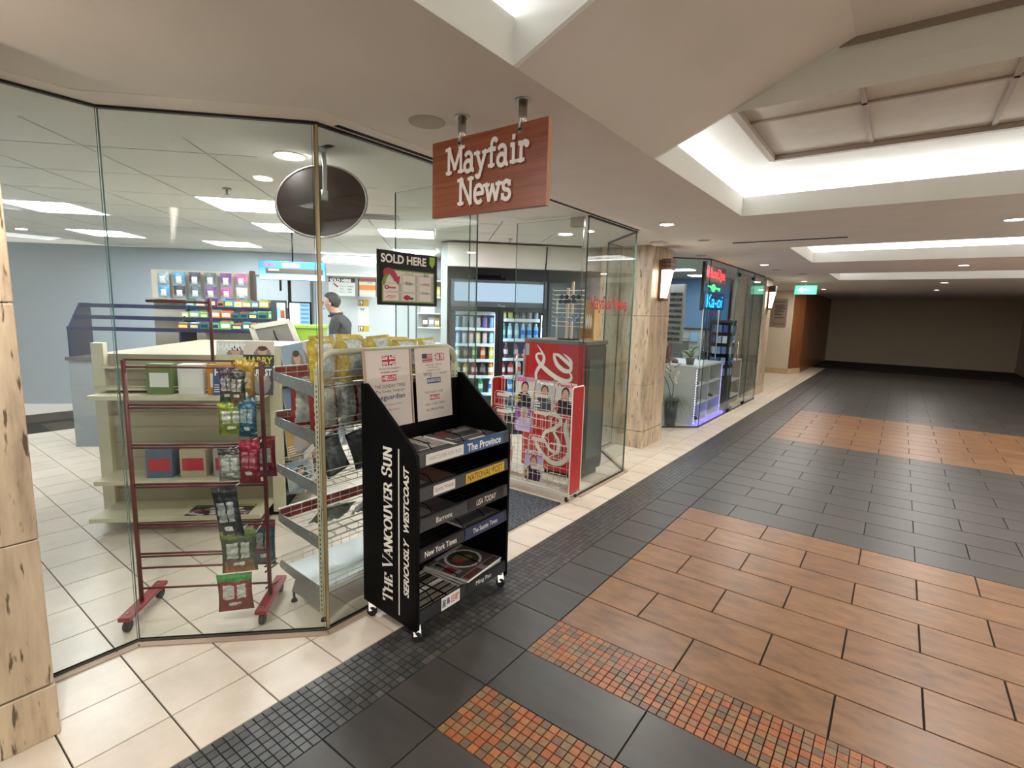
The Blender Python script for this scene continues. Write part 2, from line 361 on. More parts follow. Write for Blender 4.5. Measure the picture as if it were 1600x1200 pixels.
def travertine():
    m = bpy.data.materials.new('travertine'); nt, b = nodes_of(m); N = nt.nodes.new; L = nt.links.new
    ge = N('ShaderNodeNewGeometry'); mp = N('ShaderNodeMapping'); mp.inputs['Scale'].default_value = (9, 9, 1.3); L(ge.outputs['Position'], mp.inputs['Vector'])
    nz = N('ShaderNodeTexNoise'); nz.inputs['Scale'].default_value = 1.6; nz.inputs['Detail'].default_value = 8; nz.inputs['Roughness'].default_value = .65; L(mp.outputs[0], nz.inputs['Vector'])
    rp = N('ShaderNodeValToRGB'); e = rp.color_ramp.elements; e[0].position = .28; e[0].color = (*lin('#7f6a56'), 1); e[1].position = .7; e[1].color = (*lin('#c9b498'), 1)
    k = e.new(.47); k.color = (*lin('#b09a80'), 1)
    L(nz.outputs['Fac'], rp.inputs['Fac'])
    mp2 = N('ShaderNodeMapping'); mp2.inputs['Scale'].default_value = (46, 46, 7); L(ge.outputs['Position'], mp2.inputs['Vector'])
    n2 = N('ShaderNodeTexNoise'); n2.inputs['Scale'].default_value = 1; n2.inputs['Detail'].default_value = 3; L(mp2.outputs[0], n2.inputs['Vector'])
    r2 = N('ShaderNodeValToRGB'); r2.color_ramp.elements[0].position = .33; r2.color_ramp.elements[0].color = (*lin('#4a3826'), 1); r2.color_ramp.elements[1].position = .385; r2.color_ramp.elements[1].color = (1, 1, 1, 1)
    L(n2.outputs['Fac'], r2.inputs['Fac'])
    mx = N('ShaderNodeMix'); mx.data_type = 'RGBA'; mx.blend_type = 'MULTIPLY'; mx.inputs[0].default_value = .85
    L(rp.outputs[0], mx.inputs[6]); L(r2.outputs[0], mx.inputs[7]); L(mx.outputs[2], b.inputs['Base Color']); b.inputs['Roughness'].default_value = .38
    bp = N('ShaderNodeBump'); bp.inputs['Strength'].default_value = .25; bp.inputs['Distance'].default_value = .004; L(r2.outputs[0], bp.inputs['Height']); L(bp.outputs[0], b.inputs['Normal'])
    return m
TRAV = travertine()
def wood(name, c0, c1, sc=(1, 10, 30), rough=.4):
    m = bpy.data.materials.new(name); nt, b = nodes_of(m); N = nt.nodes.new; L = nt.links.new
    tc = N('ShaderNodeTexCoord'); mp = N('ShaderNodeMapping'); mp.inputs['Scale'].default_value = sc; L(tc.outputs['Object'], mp.inputs['Vector'])
    nz = N('ShaderNodeTexNoise'); nz.inputs['Scale'].default_value = 2.2; nz.inputs['Detail'].default_value = 6; nz.inputs['Distortion'].default_value = .6; L(mp.outputs[0], nz.inputs['Vector'])
    rp = N('ShaderNodeValToRGB'); e = rp.color_ramp.elements; e[0].position = .3; e[0].color = (*lin(c0), 1); e[1].position = .68; e[1].color = (*lin(c1), 1)
    L(nz.outputs['Fac'], rp.inputs['Fac']); L(rp.outputs[0], b.inputs['Base Color']); b.inputs['Roughness'].default_value = rough; return m
SIGNWOOD = wood('sign_wood', '#7c3c20', '#9a5430', (1.4, 12, 26)); DKWOOD = wood('sconce_wood', '#4a2a17', '#7a4526', (20, 20, 2)); PANELWOOD = wood('panel_wood', '#6d4027', '#8a5533', (8, 8, 1), .35)

CEIL = 2.39
# ---------------------------------------------------------------- floor, tile by tile
flo = MB(); flo.box(-9.5, 3.4, -3.5, 24, -.08, -.006)
floor = struct(flo.obj('floor', GROUT))
TILES = []      # (kind, cx, cy, sx, sy)
def ty(k):      # row joints along the corridor
    return 1.275+.2995*k
def fill(kind, x0, x1, y0, y1, g=.005): TILES.append((kind, (x0+x1)/2, (y0+y1)/2, x1-x0-g, y1-y0-g))
for k in range(-6, 62):
    y0, y1 = ty(k), ty(k+1)
    fill('dark', -1.562, -1.267, y0, y1)
    xs = [-1.863, -2.115]+[-2.415-.3*i for i in range(20)]
    for i in range(len(xs)-1):
        if i > 1 and not (-7 < k < 26 or (34 < k < 54 and i < 8)): continue
        if i > 5 and not (-4 <= k < 17): continue
        fill('cream', xs[i+1], xs[i], y0, y1)
    # main field
    if k in (0, 2): continue
    sandy = 3 <= k <= 9 or 21 <= k <= 29
    x = -1.267; half = (k % 2 == 0)
    while x < 2.0:
        wd = .302 if (half and x < -1.2) else .604
        fill('sand' if sandy else 'dark', x, min(x+wd, 2.0), y0, y1, .007 if sandy else .005); x += wd
    fill('dark', 2.0, 2.3, y0, y1)
    if -3 <= k < 40:
        fill('cream', 2.6, 2.9, y0, y1); fill('cream', 2.9, 3.2, y0, y1)
for j in range(-20, 224):
    y0 = 1.275+.0374375*j
    for i in range(8):
        x1 = -1.863+.037625*(i+1); fill('gmos', x1-.037625, x1, y0, y0+.0374375, .0026)
for k in range(28, 62): fill('dark', -1.863, -1.562, ty(k), ty(k+1))
for k in range(-6, 62): fill('dark', 2.3, 2.6, ty(k), ty(k+1))
for k in (0, 2):
    for i in range(61):
        for j in range(8):
            y0 = ty(k)+.0374375*j; x0 = -1.267+.0377*i
            fill('omos', x0, x0+.0377, y0, y0+.0374375, .003)
NAMES = {'cream': ('cream_tile', CREAM), 'dark': ('charcoal_tile', DARK), 'sand': ('sandstone_tile', SAND), 'gmos': ('grey_mosaic_tile', GMOS), 'omos': ('orange_mosaic_tile', OMOS)}
def vis_rank(t):
    p = Vector((t[1], t[2], -EYE)); d = p.dot(fw)
    if d < .3: return 1e9
    px, py = p.dot(rt2)/d*F_PX+800, -p.dot(up2)/d*F_PX+600
    out = max(0, 330-px, px-1270, py-1230, -py)
    return p.length+out*.02
cache = {}
for kind, (nm, mt) in NAMES.items():
    ts = sorted([t for t in TILES if t[0] == kind], key=vis_rank)
    for t in ts[:300]:
        key = (kind, round(t[3], 3), round(t[4], 3))
        if key not in cache:
            mb = MB(); a, b_ = t[3]/2, t[4]/2; e = .0012
            mb.add([(-a, -b_, -.006), (a, -b_, -.006), (a, b_, -.006), (-a, b_, -.006), (-a+e, -b_+e, 0), (a-e, -b_+e, 0), (a-e, b_-e, 0), (-a+e, b_-e, 0)],
                   [(4, 5, 6, 7), (0, 1, 5, 4), (1, 2, 6, 5), (2, 3, 7, 6), (3, 0, 4, 7)])
            cache[key] = mb.mesh(nm, [mt])
        link(nm, cache[key], floor, Matrix.Translation((t[1], t[2], 0)))
    if len(ts) > 300:
        mb = MB()
        for t in ts[300:]:
            a, b_ = t[3]/2, t[4]/2; mb.box(t[1]-a, t[1]+a, t[2]-b_, t[2]+b_, -.006, 0, bottom=False)
        o = mb.obj(nm, mt, floor); o['kind'] = 'stuff'

# ---------------------------------------------------------------- mall ceiling with its coffers
cl = MB()
XL, XR = -1.1, 2.3        # coffer edges
TOPZ = 3.05
def slab(x0, x1, y0, y1): cl.box(x0, x1-(.001 if x1 == XL else 0), y0, y1, CEIL, CEIL+.02)
slab(-1.985, XL, -3.5, 24); slab(XR+.001, 3.4, -3.5, 24)
TRAYS = [(-1.2, 1.437), (2.653, 4.46), (6.62, 8.5), (10.6, 12.4)]
slab(XL, XR, -3.5, -1.201); slab(XL, XR, 4.461, 6.619); slab(XL, XR, 8.501, 10.599); slab(XL, XR, 12.401, 24)
# rising bay between the first two coffers
sl = .42; xr = -.27
cl.prism([(XL, CEIL), (xr, CEIL+sl*(xr-XL)), (1.47, CEIL+sl*(xr-XL)), (XR, CEIL), (XR, TOPZ), (XL, TOPZ)], 2.653-1.437-.042, axis='y', o=1.458)
ceiling = struct(cl.obj('ceiling', SOFFIT))
# edge band along the shop front, a hair lower than the soffit
eb = MB()
band = [(-1.985, 1.29), (-1.985, 4.87), (-2.62, 5.50), (-2.62, 5.78), (-2.74, 5.78), (-2.74, 5.42), (-2.14, 4.82), (-2.14, 1.36), (-2.74, .77), (-2.74, .39), (-2.62, .39), (-2.62, .66)]
eb.prism(band, .02, axis='z', o=CEIL-.002)
# outside pieces of soffit up to the columns
eb2 = MB(); eb2.prism([(-1.985, -3.5), (-1.985, 1.29), (-2.62, .66), (-2.62, -3.5)], .02, axis='z', o=CEIL); eb2.prism([(-1.985, 4.87), (-1.985, 24), (-2.2, 24), (-2.2, 11.6), (-2.2, 7.44), (-2.75, 6.9), (-2.75, 6.4), (-2.75, 5.5), (-2.62, 5.5)], .02, axis='z', o=CEIL)
eb2.box(-4.2, -2.2, 11.6, 24, CEIL, CEIL+.02)
struct(eb2.obj('ceiling', SOFFIT)); struct(eb.obj('trim_1', M('soffit_band', '#e4dad2', .85)))
sl_ = MB(); sl_.box(-2.10, -2.07, 1.45, 4.75, CEIL-.0035, CEIL-.002); struct(sl_.obj('trim_2', M('slot_black', '#050505', .8)))
COVE = emission('cove_lamp', '#fbfcff', LK['cove']); GRIDW = M('coffer_panel', '#b9aea0', .8, var=.05, scale=8); FRAMEB = M('coffer_frame', '#97877a', .7)
def tray(y0, y1, bay0=False, bay1=False):
    t = MB(); zf = 2.535; zo = 2.60; zt = 2.73; e = .24; q0 = .02 if bay0 else e; q1 = .02 if bay1 else e
    t.box(XL-.02, XL, y0, y1, CEIL+.0005, zf); t.box(XR, XR+.02, y0, y1, CEIL+.0005, zf)          # fascia along the sides
    for yy, bay, o_ in ((y0, bay0, -.02), (y1, bay1, 0)):
        if bay: t.prism([(XL, CEIL), (xr, CEIL+sl*(xr-XL)), (1.47, CEIL+sl*(xr-XL)), (XR, CEIL), (XR, zt+.02), (XL, zt+.02)], .02, axis='y', o=yy+o_)
        else: t.box(XL-.02, XR+.02, yy+o_, yy+o_+.02, CEIL+.0005, zf)
    t.box(XL-e, XL-.021, y0-q0, y1+q1, zf-.02, zf-.001); t.box(XR+.021, XR+e, y0-q0, y1+q1, zf-.02, zf-.001)
    if not bay0: t.box(XL-.02, XR+.02, y0-e, y0-.021, zf-.02, zf-.001)
    if not bay1: t.box(XL-.02, XR+.02, y1+.021, y1+e, zf-.02, zf-.001)
    O = [(XL-e, y0-q0), (XR+e, y0-q0), (XR+e, y1+q1), (XL-e, y1+q1)]; i0 = .0 if bay0 else .235; i1 = .0 if bay1 else .235
    I = [(XL+.235, y0+i0), (XR-.235, y0+i0), (XR-.235, y1-i1), (XL+.235, y1-i1)]
    vs = [(*p, zf) for p in O]+[(*p, zo) for p in O]+[(*p, zt) for p in I]
    t.add(vs, [(i, (i+1) % 4, (i+1) % 4+4, i+4) for i in range(4)]+[(i+4, (i+1) % 4+4, (i+1) % 4+8, i+8) for i in range(4)])
    o = struct(t.obj('ceiling', COVEW)); f = MB()
    for i in range(4):
        a, b_ = I[i], I[(i+1) % 4]; f.bar((*a, zt), (*b_, zt), .04, .03)
    nx = 5; ny = max(1, round((y1-y0-.47)/.6))
    for i in range(1, nx): xx = I[0][0]+(I[1][0]-I[0][0])*i/nx; f.bar((xx, I[0][1], zt+.012), (xx, I[2][1], zt+.012), .024, .012)
    for j in range(1, ny): yy = I[0][1]+(I[2][1]-I[0][1])*j/ny; f.bar((I[0][0], yy, zt+.012), (I[1][0], yy, zt+.012), .024, .012)
    f.obj('coffer_frame', FRAMEB, o)
    px, py = (I[1][0]-I[0][0])/nx, (I[2][1]-I[0][1])/ny
    pm = MB(); pm.box(-px/2+.008, px/2-.008, -py/2+.008, py/2-.008, 0, .012); me = pm.mesh('ceiling_panel', [GRIDW])
    for i in range(nx):
        for j in range(ny): link('ceiling_panel', me, o, Matrix.Translation((I[0][0]+px*(i+.5), I[0][1]+py*(j+.5), zt+.018)))
    l = MB()
    for a, b_ in [((XL-.12, y0), (XL-.12, y1)), ((XR+.12, y0), (XR+.12, y1))]+([] if bay0 else [((XL, y0-.12), (XR, y0-.12))])+([] if bay1 else [((XL, y1+.12), (XR, y1+.12))]):
        l.bar((*a, zf+.013), (*b_, zf+.013), .03, .02)
    l.obj('cove_lamp', COVE, o)
for i, a in enumerate(TRAYS): tray(*a, bay0=(i == 1), bay1=(i == 0))
rf = MB(); rf.box(-9.5, 3.6, -3.6, 24, TOPZ+.02, TOPZ+.05); struct(rf.obj('ceiling', WHITE))  # unseen roof sheet added above everything to block the world light

# ---------------------------------------------------------------- shop fronts in glass
GX = -2.13
def pane(n, a, b, z0=.012, z1=CEIL-.004, kind='window', t=.012):
    """glass sheet standing from a to b (plan), one object"""
    a = Vector((*a, 0)); b = Vector((*b, 0)); d = (b-a).normalized(); s = Vector((-d.y, d.x, 0))*t/2
    vs = [p+q+Vector((0, 0, z)) for z in (z0, z1) for p, q in ((a, -s), (b, -s), (b, s), (a, s))]
    mb = MB(); mb.add(vs, [(0, 1, 5, 4), (2, 3, 7, 6)], 0); mb.add(vs, [(1, 2, 6, 5), (3, 0, 4, 7), (0, 3, 2, 1), (4, 5, 6, 7)], 1)
    return struct(mb.obj('%s_%d' % (kind, n), [GLASS, GEDGE]))
w1 = pane(1, (GX, 1.385), (GX, 2.465)); w2 = pane(2, (GX-.01, 1.365), (-2.735, .768)); w3 = pane(3, (-2.735, .76), (-2.735, .40))
w4 = pane(4, (GX, 3.85), (GX, 4.80)); w5 = pane(5, (GX-.005, 4.82), (-2.735, 5.42)); w6 = pane(6, (-2.735, 5.43), (-2.735, 5.775))
d1 = pane(1, (GX-.03, 2.43), (GX-.71, 2.43), .012, 2.372, 'door'); d2 = pane(2, (GX-.03, 3.83), (GX-.71, 3.83), .012, 2.372, 'door')
def chan(n, pts, z0, z1, wd, mat):
    mb = MB()
    for a, b in zip(pts, pts[1:]): mb.bar((*a, (z0+z1)/2), (*b, (z0+z1)/2), wd, z1-z0)
    return struct(mb.obj('trim_%d' % n, mat))
LP = [(GX, 2.465), (GX, 1.37), (-2.735, .765), (-2.735, .39)]; RP = [(GX, 3.85), (GX, 4.81), (-2.735, 5.425), (-2.735, 5.78)]
for i, P in enumerate((LP, RP)):
    chan(3+i, P, CEIL-.012, CEIL-.001, .022, DKMETAL); chan(5+i, P, 0, .012, .014, M('sill_channel', '#4a4038', .5)); 
    chan(7+i, [(p[0]+.035 if k < 2 else p[0]+.04, p[1]-(.012 if i == 0 else -.012)*(k > 0)) for k, p in enumerate(P)], 0, .007, .03, M('sill_stone', '#a28d7b', .5))
ml = MB(); ml.box(GX-.006, GX+.007, 1.370, 1.383, .01, CEIL-.004); struct(ml.obj('trim_9', BRASS))
# door hardware
for dd, yy in ((d1, 2.43), (d2, 3.83)):
    h = MB(); h.box(GX-.15, GX-.025, yy-.02, yy+.02, 2.30, 2.378); h.obj('patch_fitting', STEEL, dd, bevel=.003)
    h = MB(); h.box(GX-.15, GX-.025, yy-.02, yy+.02, .012, .075); h.obj('patch_fitting', STEEL, dd, bevel=.003)
    h = MB(); x = GX-.63
    for s in (-1, 1):
        h.tube([(x, yy+s*.006, .9), (x, yy+s*.05, .9), (x, yy+s*.06, .915), (x, yy+s*.06, 1.185), (x, yy+s*.05, 1.2), (x, yy+s*.006, 1.2)], .011, 8)
    h.obj('pull_handle', CHROME, dd)
strokes_mesh('window_lettering', 'Mayfair News', .74, .105, M('red_vinyl', '#7a1214', .5), w4, at_east(GX+.0075, 4.285, 1.638), .17, serif=.18, z=0)

# ---------------------------------------------------------------- columns of travertine
def column(name, label, x0, x1, y0, y1):
    c = thing(name, label, 'column', ((x0+x1)/2, (y0+y1)/2, 0)); a, b = (x1-x0)/2, (y1-y0)/2
    k = MB(); k.box(-a+.012, a-.012, -b+.012, b-.012, 0, CEIL-.001); k.obj('core', GROUT, c)
    for i, (z0, z1) in enumerate(((0, .20), (.206, .76), (.763, 1.58), (1.583, CEIL-.002))):
        e = .004 if i == 0 else 0
        f = MB(); f.box(-a-e, a+e, -b-e, b+e, z0, z1); f.obj('stone_slab', TRAV, c, bevel=.004)
    return c
column('travertine_column', 'travertine column with wall lamp between the two glass shop fronts', -3.0, -2.344, 5.781, 6.402)
column('travertine_column', 'far travertine column at the end of the second shop', -2.9, -2.262, 11.55, 12.2)
column('travertine_column', 'travertine column beside the newsagent window nearest the camera', -3.0, -2.344, -.23, .39)

# ---------------------------------------------------------------- shop shell
sh = MB()
SHELLZ = 2.40
VB = 8.7
def wallD(name, u0, u1, v, z0, z1, mat, th=.1):
    mb = MB(); mb.box(u0, u1, 0, th, z0, z1); o = struct(mb.obj(name, mat)); o.location = D(0, v); o.rotation_euler = (0, 0, PI/4); return o
BLUEW = M('blue_grey_wall', '#a9b3b9', .7); WARMW = M('warm_white_wall', '#d8d2c8', .75); WHT = M('white_wall', '#b9bfbf', .6)
wallD('wall_back', -6.5, -1.72, VB, 0, SHELLZ, BLUEW); wallD('wall_back', -1.72, .12, VB+.05, 0, SHELLZ, WHT)
wallD('wall_fridge', .05, .115, 6.5, 0, SHELLZ, WHT, 2.3)            # white return beside the fridge
wallD('wall_bulkhead', .115, 2.33, 6.42, 2.12, SHELLZ, WARMW, .12); wallD('wall_rear', .115, 1.55, 7.3, 0, SHELLZ, M('grey_wall', '#8d8f90', .7))
wl = MB(); wl.box(-9.3, -2.75, .18, .28, 0, SHELLZ); struct(wl.obj('wall_left', BLUEW))
wr = MB(); wr.box(-6.0, -2.75, 6.3, 6.4, 0, SHELLZ); struct(wr.obj('wall_party', WARMW))
# shop ceiling of lay-in panels
CELL = .61; OFF_U, OFF_V = -1.86, 4.38
scb = MB(); scb.box(-9.4, -2.14, .2, 6.4, SHELLZ+.022, SHELLZ+.05)
sceil = struct(scb.obj('ceiling', M('tbar', '#c9c7c0', .6)))
tb = MB()
pm = MB(); pm.box(-CELL+.006, CELL-.006, -CELL/2+.006, CELL/2-.006, 0, .015); PME = pm.mesh('ceiling_panel', [SHOPC])
pm = MB(); pm.box(-CELL/2+.006, CELL/2-.006, -CELL/2+.006, CELL/2-.006, 0, .015); PME1 = pm.mesh('ceiling_panel', [SHOPC])
lm = MB(); lm.box(-CELL/2+.02, CELL/2-.02, -CELL/2+.02, CELL/2-.02, 0, .01); LAMP = emission('panel_lamp', '#f4f8ff', LK['panel']); LME = lm.mesh('diffuser', [LAMP])
fm = MB()
for a in ((-1, 0), (1, 0)): fm.box(a[0]*(CELL/2-.01)-.01, a[0]*(CELL/2-.01)+.01, -CELL/2, CELL/2, -.004, .012)
for a in (-1, 1): fm.box(-CELL/2, CELL/2, a*(CELL/2-.01)-.01, a*(CELL/2-.01)+.01, -.004, .012)
FME = fm.mesh('frame', [WHITE])
LIGHTS = {(0, 0): 'square ceiling light nearest the convex mirror, above the bag stand', (0, 2): 'square ceiling light behind the convex mirror', (-2, 5): 'square ceiling light at the blue grey back wall',
          (2, 2): 'square ceiling light in front of the fridge bulkhead', (-3, 1): 'square ceiling light far left over the sales floor', (4, -1): 'square ceiling light just inside the glass doors', (2, 5): 'square ceiling light deep over the white wall unit', (-4, 4): 'square ceiling light in the far left corner'}
def inside(x, y):
    if not (-9.3 < x < -2.15 and .3 < y < 6.28): return False
    v = (y-x)*S2; u = (x+y)*S2
    if v > VB-.05: return False
    if u > .1 and v > 6.42: return False
    if v < 2.5: return False
    if x > -2.75 and y > 5.35: return False
    return True
for i in range(-9, 8):
    for j in range(-4, 8):
        u, v = OFF_U+CELL*(i+.5), OFF_V+CELL*(j+.5); p = D(u, v, SHELLZ)
        if not inside(p[0], p[1]): continue
        T = Matrix.Translation(p) @ Matrix.Rotation(PI/4, 4, 'Z')
        if (i, j) in LIGHTS:
            t = thing('ceiling_light', LIGHTS[(i, j)], 'ceiling light', p, PI/4, 'square ceiling lights in the shop'); link('frame', FME, t); link('diffuser', LME, t)
        else: link('ceiling_panel', PME1, sceil, T @ Matrix.Translation((0, 0, .001)))
# flat painted strip of ceiling right behind the glass
fs = MB(); fs.prism([(-2.14, 1.36), (-2.14, 4.82), (-2.74, 5.42), (-2.74, 5.80), (-3.3, 5.80), (-3.0, 5.3), (-2.9, 1.0), (-3.4, .4), (-2.74, .4), (-2.74, .77)], .012, axis='z', o=SHELLZ-.006)
struct(fs.obj('ceiling', SHOPC))
# ---------------------------------------------------------------- hanging sign
sg = thing('hanging_sign', 'wood grain hanging sign reading Mayfair News on two steel posts', 'sign', (-1.403, 1.675, 1.993))
b = MB(); b.box(-.298, .298, -.012, .012, 0, .312); b.obj('board', SIGNWOOD, sg, bevel=.001)
b = MB(); b.box(.2983, .300, -.012, .012, 0, .312); b.obj('edge_band', M('sign_edge', '#c58f72', .5), sg)
SHW = M('dark_red_letter_shadow', '#6d1418', .5)
for wd, W, x, z in (('Mayfair', .435, 0.0, .170), ('News', .285, -.005, .040)):
    o = strokes_mesh('letters', wd, W, .106, SHW, sg, at_front(x+.008, -.0127, z-.007), .17, serif=.17, z=.0002)  # offset dark red copy paints the letters' shadow on the board
    o = strokes_mesh('letters', wd, W, .106, INKW, sg, at_front(x, -.0127, z), .16, serif=.17, z=.0022, depth=.0012)
for x in (-.138, .172):
    b = MB(); b.lathe([(.032, CEIL-1.993-.006), (.032, CEIL-1.993-.0005)], 16, (x, 0, 0)); b.lathe([(.017, .275), (.017, CEIL-1.993-.006)], 14, (x, 0, 0))
    p = b.obj('post', STEEL, sg); b = MB(); b.lathe([(.005, 0), (.005, .003)], 8, (0, 0, 0), T=Matrix.Translation((x, -.0165, .287)) @ Matrix.Rotation(PI/2, 4, 'X')); b.obj('screw', DKMETAL, p)
# ---------------------------------------------------------------- newspaper rack
nr = thing('newspaper_rack', 'black newspaper rack on casters with The Vancouver Sun lettering', 'rack', (-1.9, 1.93, 0))
X0, X1, Y0, Y1 = -.20, .20, -.357, .357      # local
prof = [(X0, .085), (X1-.01, .055), (X1, .065), (X1, .88), (X1-.006, .92), (X1-.025, .955), (X0+.045, 1.222), (X0+.035, 1.228), (X0, 1.228)]
for y in (Y0, Y1-.02):
    s = MB(); s.prism(prof, .02, axis='y', o=y); p = s.obj('side_panel', BLACK, nr, bevel=.002)
    if y == Y0:
        tT = lambda x, z: Matrix.Translation((x, Y0-.0012, z)) @ FRONT @ Matrix.Rotation(PI/2, 4, 'Z')
        szs = [1, .8, .8, 1, 1, .8, .8, .8, .8, .8, .8, .8, .8, 1, 1, .8, .8]
        strokes_mesh('side_lettering', 'THE VANCOUVER SUN', .80, .073, INKW, p, tT(.028, .542), .2, .06, .16, z=0, sizes=szs)
        txt('side_lettering', 'SERIOUSLY', .300, .038, INKW, p, tT(.129, .367), 0, shear=.25, bold=.035); txt('side_lettering', 'WESTCOAST', .325, .038, INKW, p, tT(.129, .708), 0, shear=.25, bold=.035)
        s = MB(); s.box(X0+.274, X0+.281, Y0-.0016, Y0-.0002, .105, .945); s.obj('stripe', INKW, p)
s = MB(); s.box(X0, X0+.012, Y0+.02, Y1-.02, .085, 1.2); s.obj('back_panel', BLACK, nr)
for (x, y) in ((X0+.03, Y0+.03), (X1-.03, Y0+.03), (X0+.03, Y1-.03), (X1-.03, Y1-.03)):
    s = MB(); s.lathe([(.012, .06), (.018, .07), (.018, .09)], 10, (x, y, 0)); s.bar((x-.004, y, .075), (x+.014, y-.012, .028), .036, .03); c = s.obj('caster', STEEL, nr)
    s = MB(); s.lathe([(.022, -.012), (.026, -.008), (.026, .008), (.022, .012)], 14, T=Matrix.Translation((x+.014, y-.012, .026)) @ Matrix.Rotation(PI/2, 4, 'X') @ Matrix.Rotation(.5, 4, 'Y')); s.obj('wheel', BLACKR, c)
SH = [.905, .742, .59, .44, .128]
STR = M('strip_grey', '#3a3b3d', .4, var=.15, scale=50)
LABEL = M('white_label', '#dcd7d0', .5)
for i, z in enumerate(SH):
    s = MB()
    for k in range(9): x = X0+.02+(X1-X0-.03)*k/8; s.bar((x, Y0+.02, z+.005), (x, Y1-.02, z+.005), .005, .005)
    for k in range(4): y = Y0+.04+(Y1-Y0-.08)*k/3; s.bar((X0+.012, y, z+.0), (X1-.012, y, z+.0), .006, .006)
    for y in (Y0+.15, .02, Y1-.16): s.tube([(X0+.1, y, z), (X0+.16, y, z+.05), (X1-.09, y, z+.045), (X1-.03, y, z)], .003, 5)
    sf = s.obj('shelf', BLACK, nr)
    s = MB(); s.prism([(X1-.012, z-.035), (X1, z-.035), (X1-.004, z+.028), (X1-.014, z+.03)], Y1-Y0-.04, axis='y', o=Y0+.02); s.obj('price_strip', STR if i < 3 else M('strip_black', '#222326', .4), sf)
    def lab(y0, y1, h, mt, word, ink, frac=.86, dz=0, shear=0, bold=.0, hh=.55, name='strip_label'):
        q = MB(); q.box(y0, y1, -h/2, h/2, 0, .0012); T = Matrix.Translation((X1-.0005, 0, z-.003+dz)) @ EAST
        o = q.obj(name, mt, sf, T)
        if word: txt('strip_lettering', word, (y1-y0)*frac, h*hh, ink, o, Matrix.Translation(((y0+y1)/2, 0, .0016)), 0, shear=shear, bold=bold)
    if i == 0:
        lab(-.30, -.04, .052, LABEL, 'VANCOUVER SUN  $4.25', M('grey_ink', '#8d8a88', .6), hh=.4); lab(-.035, .285, .058, M('province_blue', '#2b5a8c', .45), 'The Province', INKW, bold=.02, hh=.7)
    if i == 1:
        lab(-.25, -.10, .048, LABEL, 'Sports Weekly', M('blue_red_ink', '#8e4a63', .5)); lab(-.02, .30, .052, M('post_yellow', '#d0a92f', .45), 'NATIONAL*POST', INKB, .9, hh=.72)
    if i == 2:
        lab(-.33, -.02, .055, STR, 'Barrons', INKW, .36, hh=.5); lab(.0, .30, .055, M('usa_black', '#19191b', .3), 'USA TODAY', INKW, .55, shear=.2, hh=.6)
    if i == 3:
        lab(-.33, -.06, .05, M('strip_black'), 'New York Times', INKW, .82, bold=.01, hh=.62); lab(-.02, .31, .065, M('seattle_blue', '#2a3352', .4), 'The Seattle Times', INKW, .62, hh=.42)
    if i == 4:
        lab(-.19, -.1225, .068, LABEL, '星島', INKN, .86, bold=.02, hh=.62); lab(-.1225, -.055, .068, LABEL, '日報', INKR, .86, bold=.02, hh=.62); lab(.0, .28, .05, M('strip_black'), 'Ming Pao', INKW, .46, hh=.6)
# papers lying on the rack shelves
def news(name, label, x, y, z, w, h, cv, t, rz=-PI/2, tilt=0, cat='newspaper'):
    o = sheet(name, cv, w, h, None, TR(x, y, z+t, rz, tilt), t); tag(o, label, cat); return o
r_ = random.Random(3)
cv = Canvas(30, 24, '#aaa79e'); cv.rect(.05, .8, .95, .97, '#3c3a38').lines(.05, .1, .45, .75, 9, '#66625c', r_).rect(.5, .25, .95, .75, '#55504a').ell(.3, .5, .07, .07, '#222')
news('newspaper', 'grey newspaper on the left of the rack top shelf behind the price strip', -1.86, 1.74, .912, .26, .27, cv, .012)
cv = Canvas(40, 30, '#5f5b5c'); cv.rect(0, .8, 1, 1, '#26304f').rect(.3, .83, .7, .96, '#c9c6c2').rect(.05, .08, .95, .72, '#3f3b3d').rect(.1, .45, .9, .66, '#b9b4b0').rect(.15, .48, .85, .62, '#3f3b3d').lines(.1, .12, .6, .4, 4, '#a7a29e', r_).rect(.62, .1, .92, .35, '#7a2e30')
so = news('newspaper', 'dark newspaper face up on the right of the rack top shelf', -1.86, 2.06, .912, .33, .27, cv, .01)
cv = Canvas(20, 16, '#4a4644'); cv.rect(.05, .1, .6, .9, '#6e4b46').rect(.65, .2, .95, .8, '#8b8782')
news('newspaper', 'folded dark red and grey newspaper on the rack second shelf', -1.86, 1.76, .748, .28, .26, cv, .008)
cv = Canvas(20, 16, '#3d3b3a'); cv.rect(.55, .05, .95, .95, '#77736d').rect(.05, .1, .5, .6, '#5a4f4b')
news('newspaper', 'folded newspaper above the Barrons strip', -1.86, 1.75, .596, .28, .26, cv, .01)
cv = Canvas(20, 16, '#6b6663'); cv.rect(.05, .6, .95, .9, '#433f3e').rect(.55, .1, .95, .5, '#5b2a26').lines(.05, .1, .5, .5, 3, '#3a3736', r_)
news('newspaper', 'newspaper lying above the Seattle Times strip', -1.87, 2.10, .446, .30, .28, cv, .012)
cv = Canvas(44, 44, '#4d4542'); cv.rect(0, .82, 1, 1, '#8c8784').rect(.05, .84, .4, .97, '#4a3a3a').rect(.55, .84, .95, .97, '#6a3231').ell(.42, .42, .34, .36, '#cfc8bd').ell(.42, .42, .29, .31, '#3b352b').ell(.36, .46, .12, .1, '#7b6a45').ell(.52, .38, .1, .12, '#8a3f2c').ell(.42, .30, .1, .07, '#5d6b3d').rect(.78, .1, 1, .7, '#8c8784').rect(.8, .38, .97, .62, '#7a2b2b').lines(.8, .12, .97, .34, 4, '#4a4340', r_).rect(0, 0, .75, .08, '#a39c96')
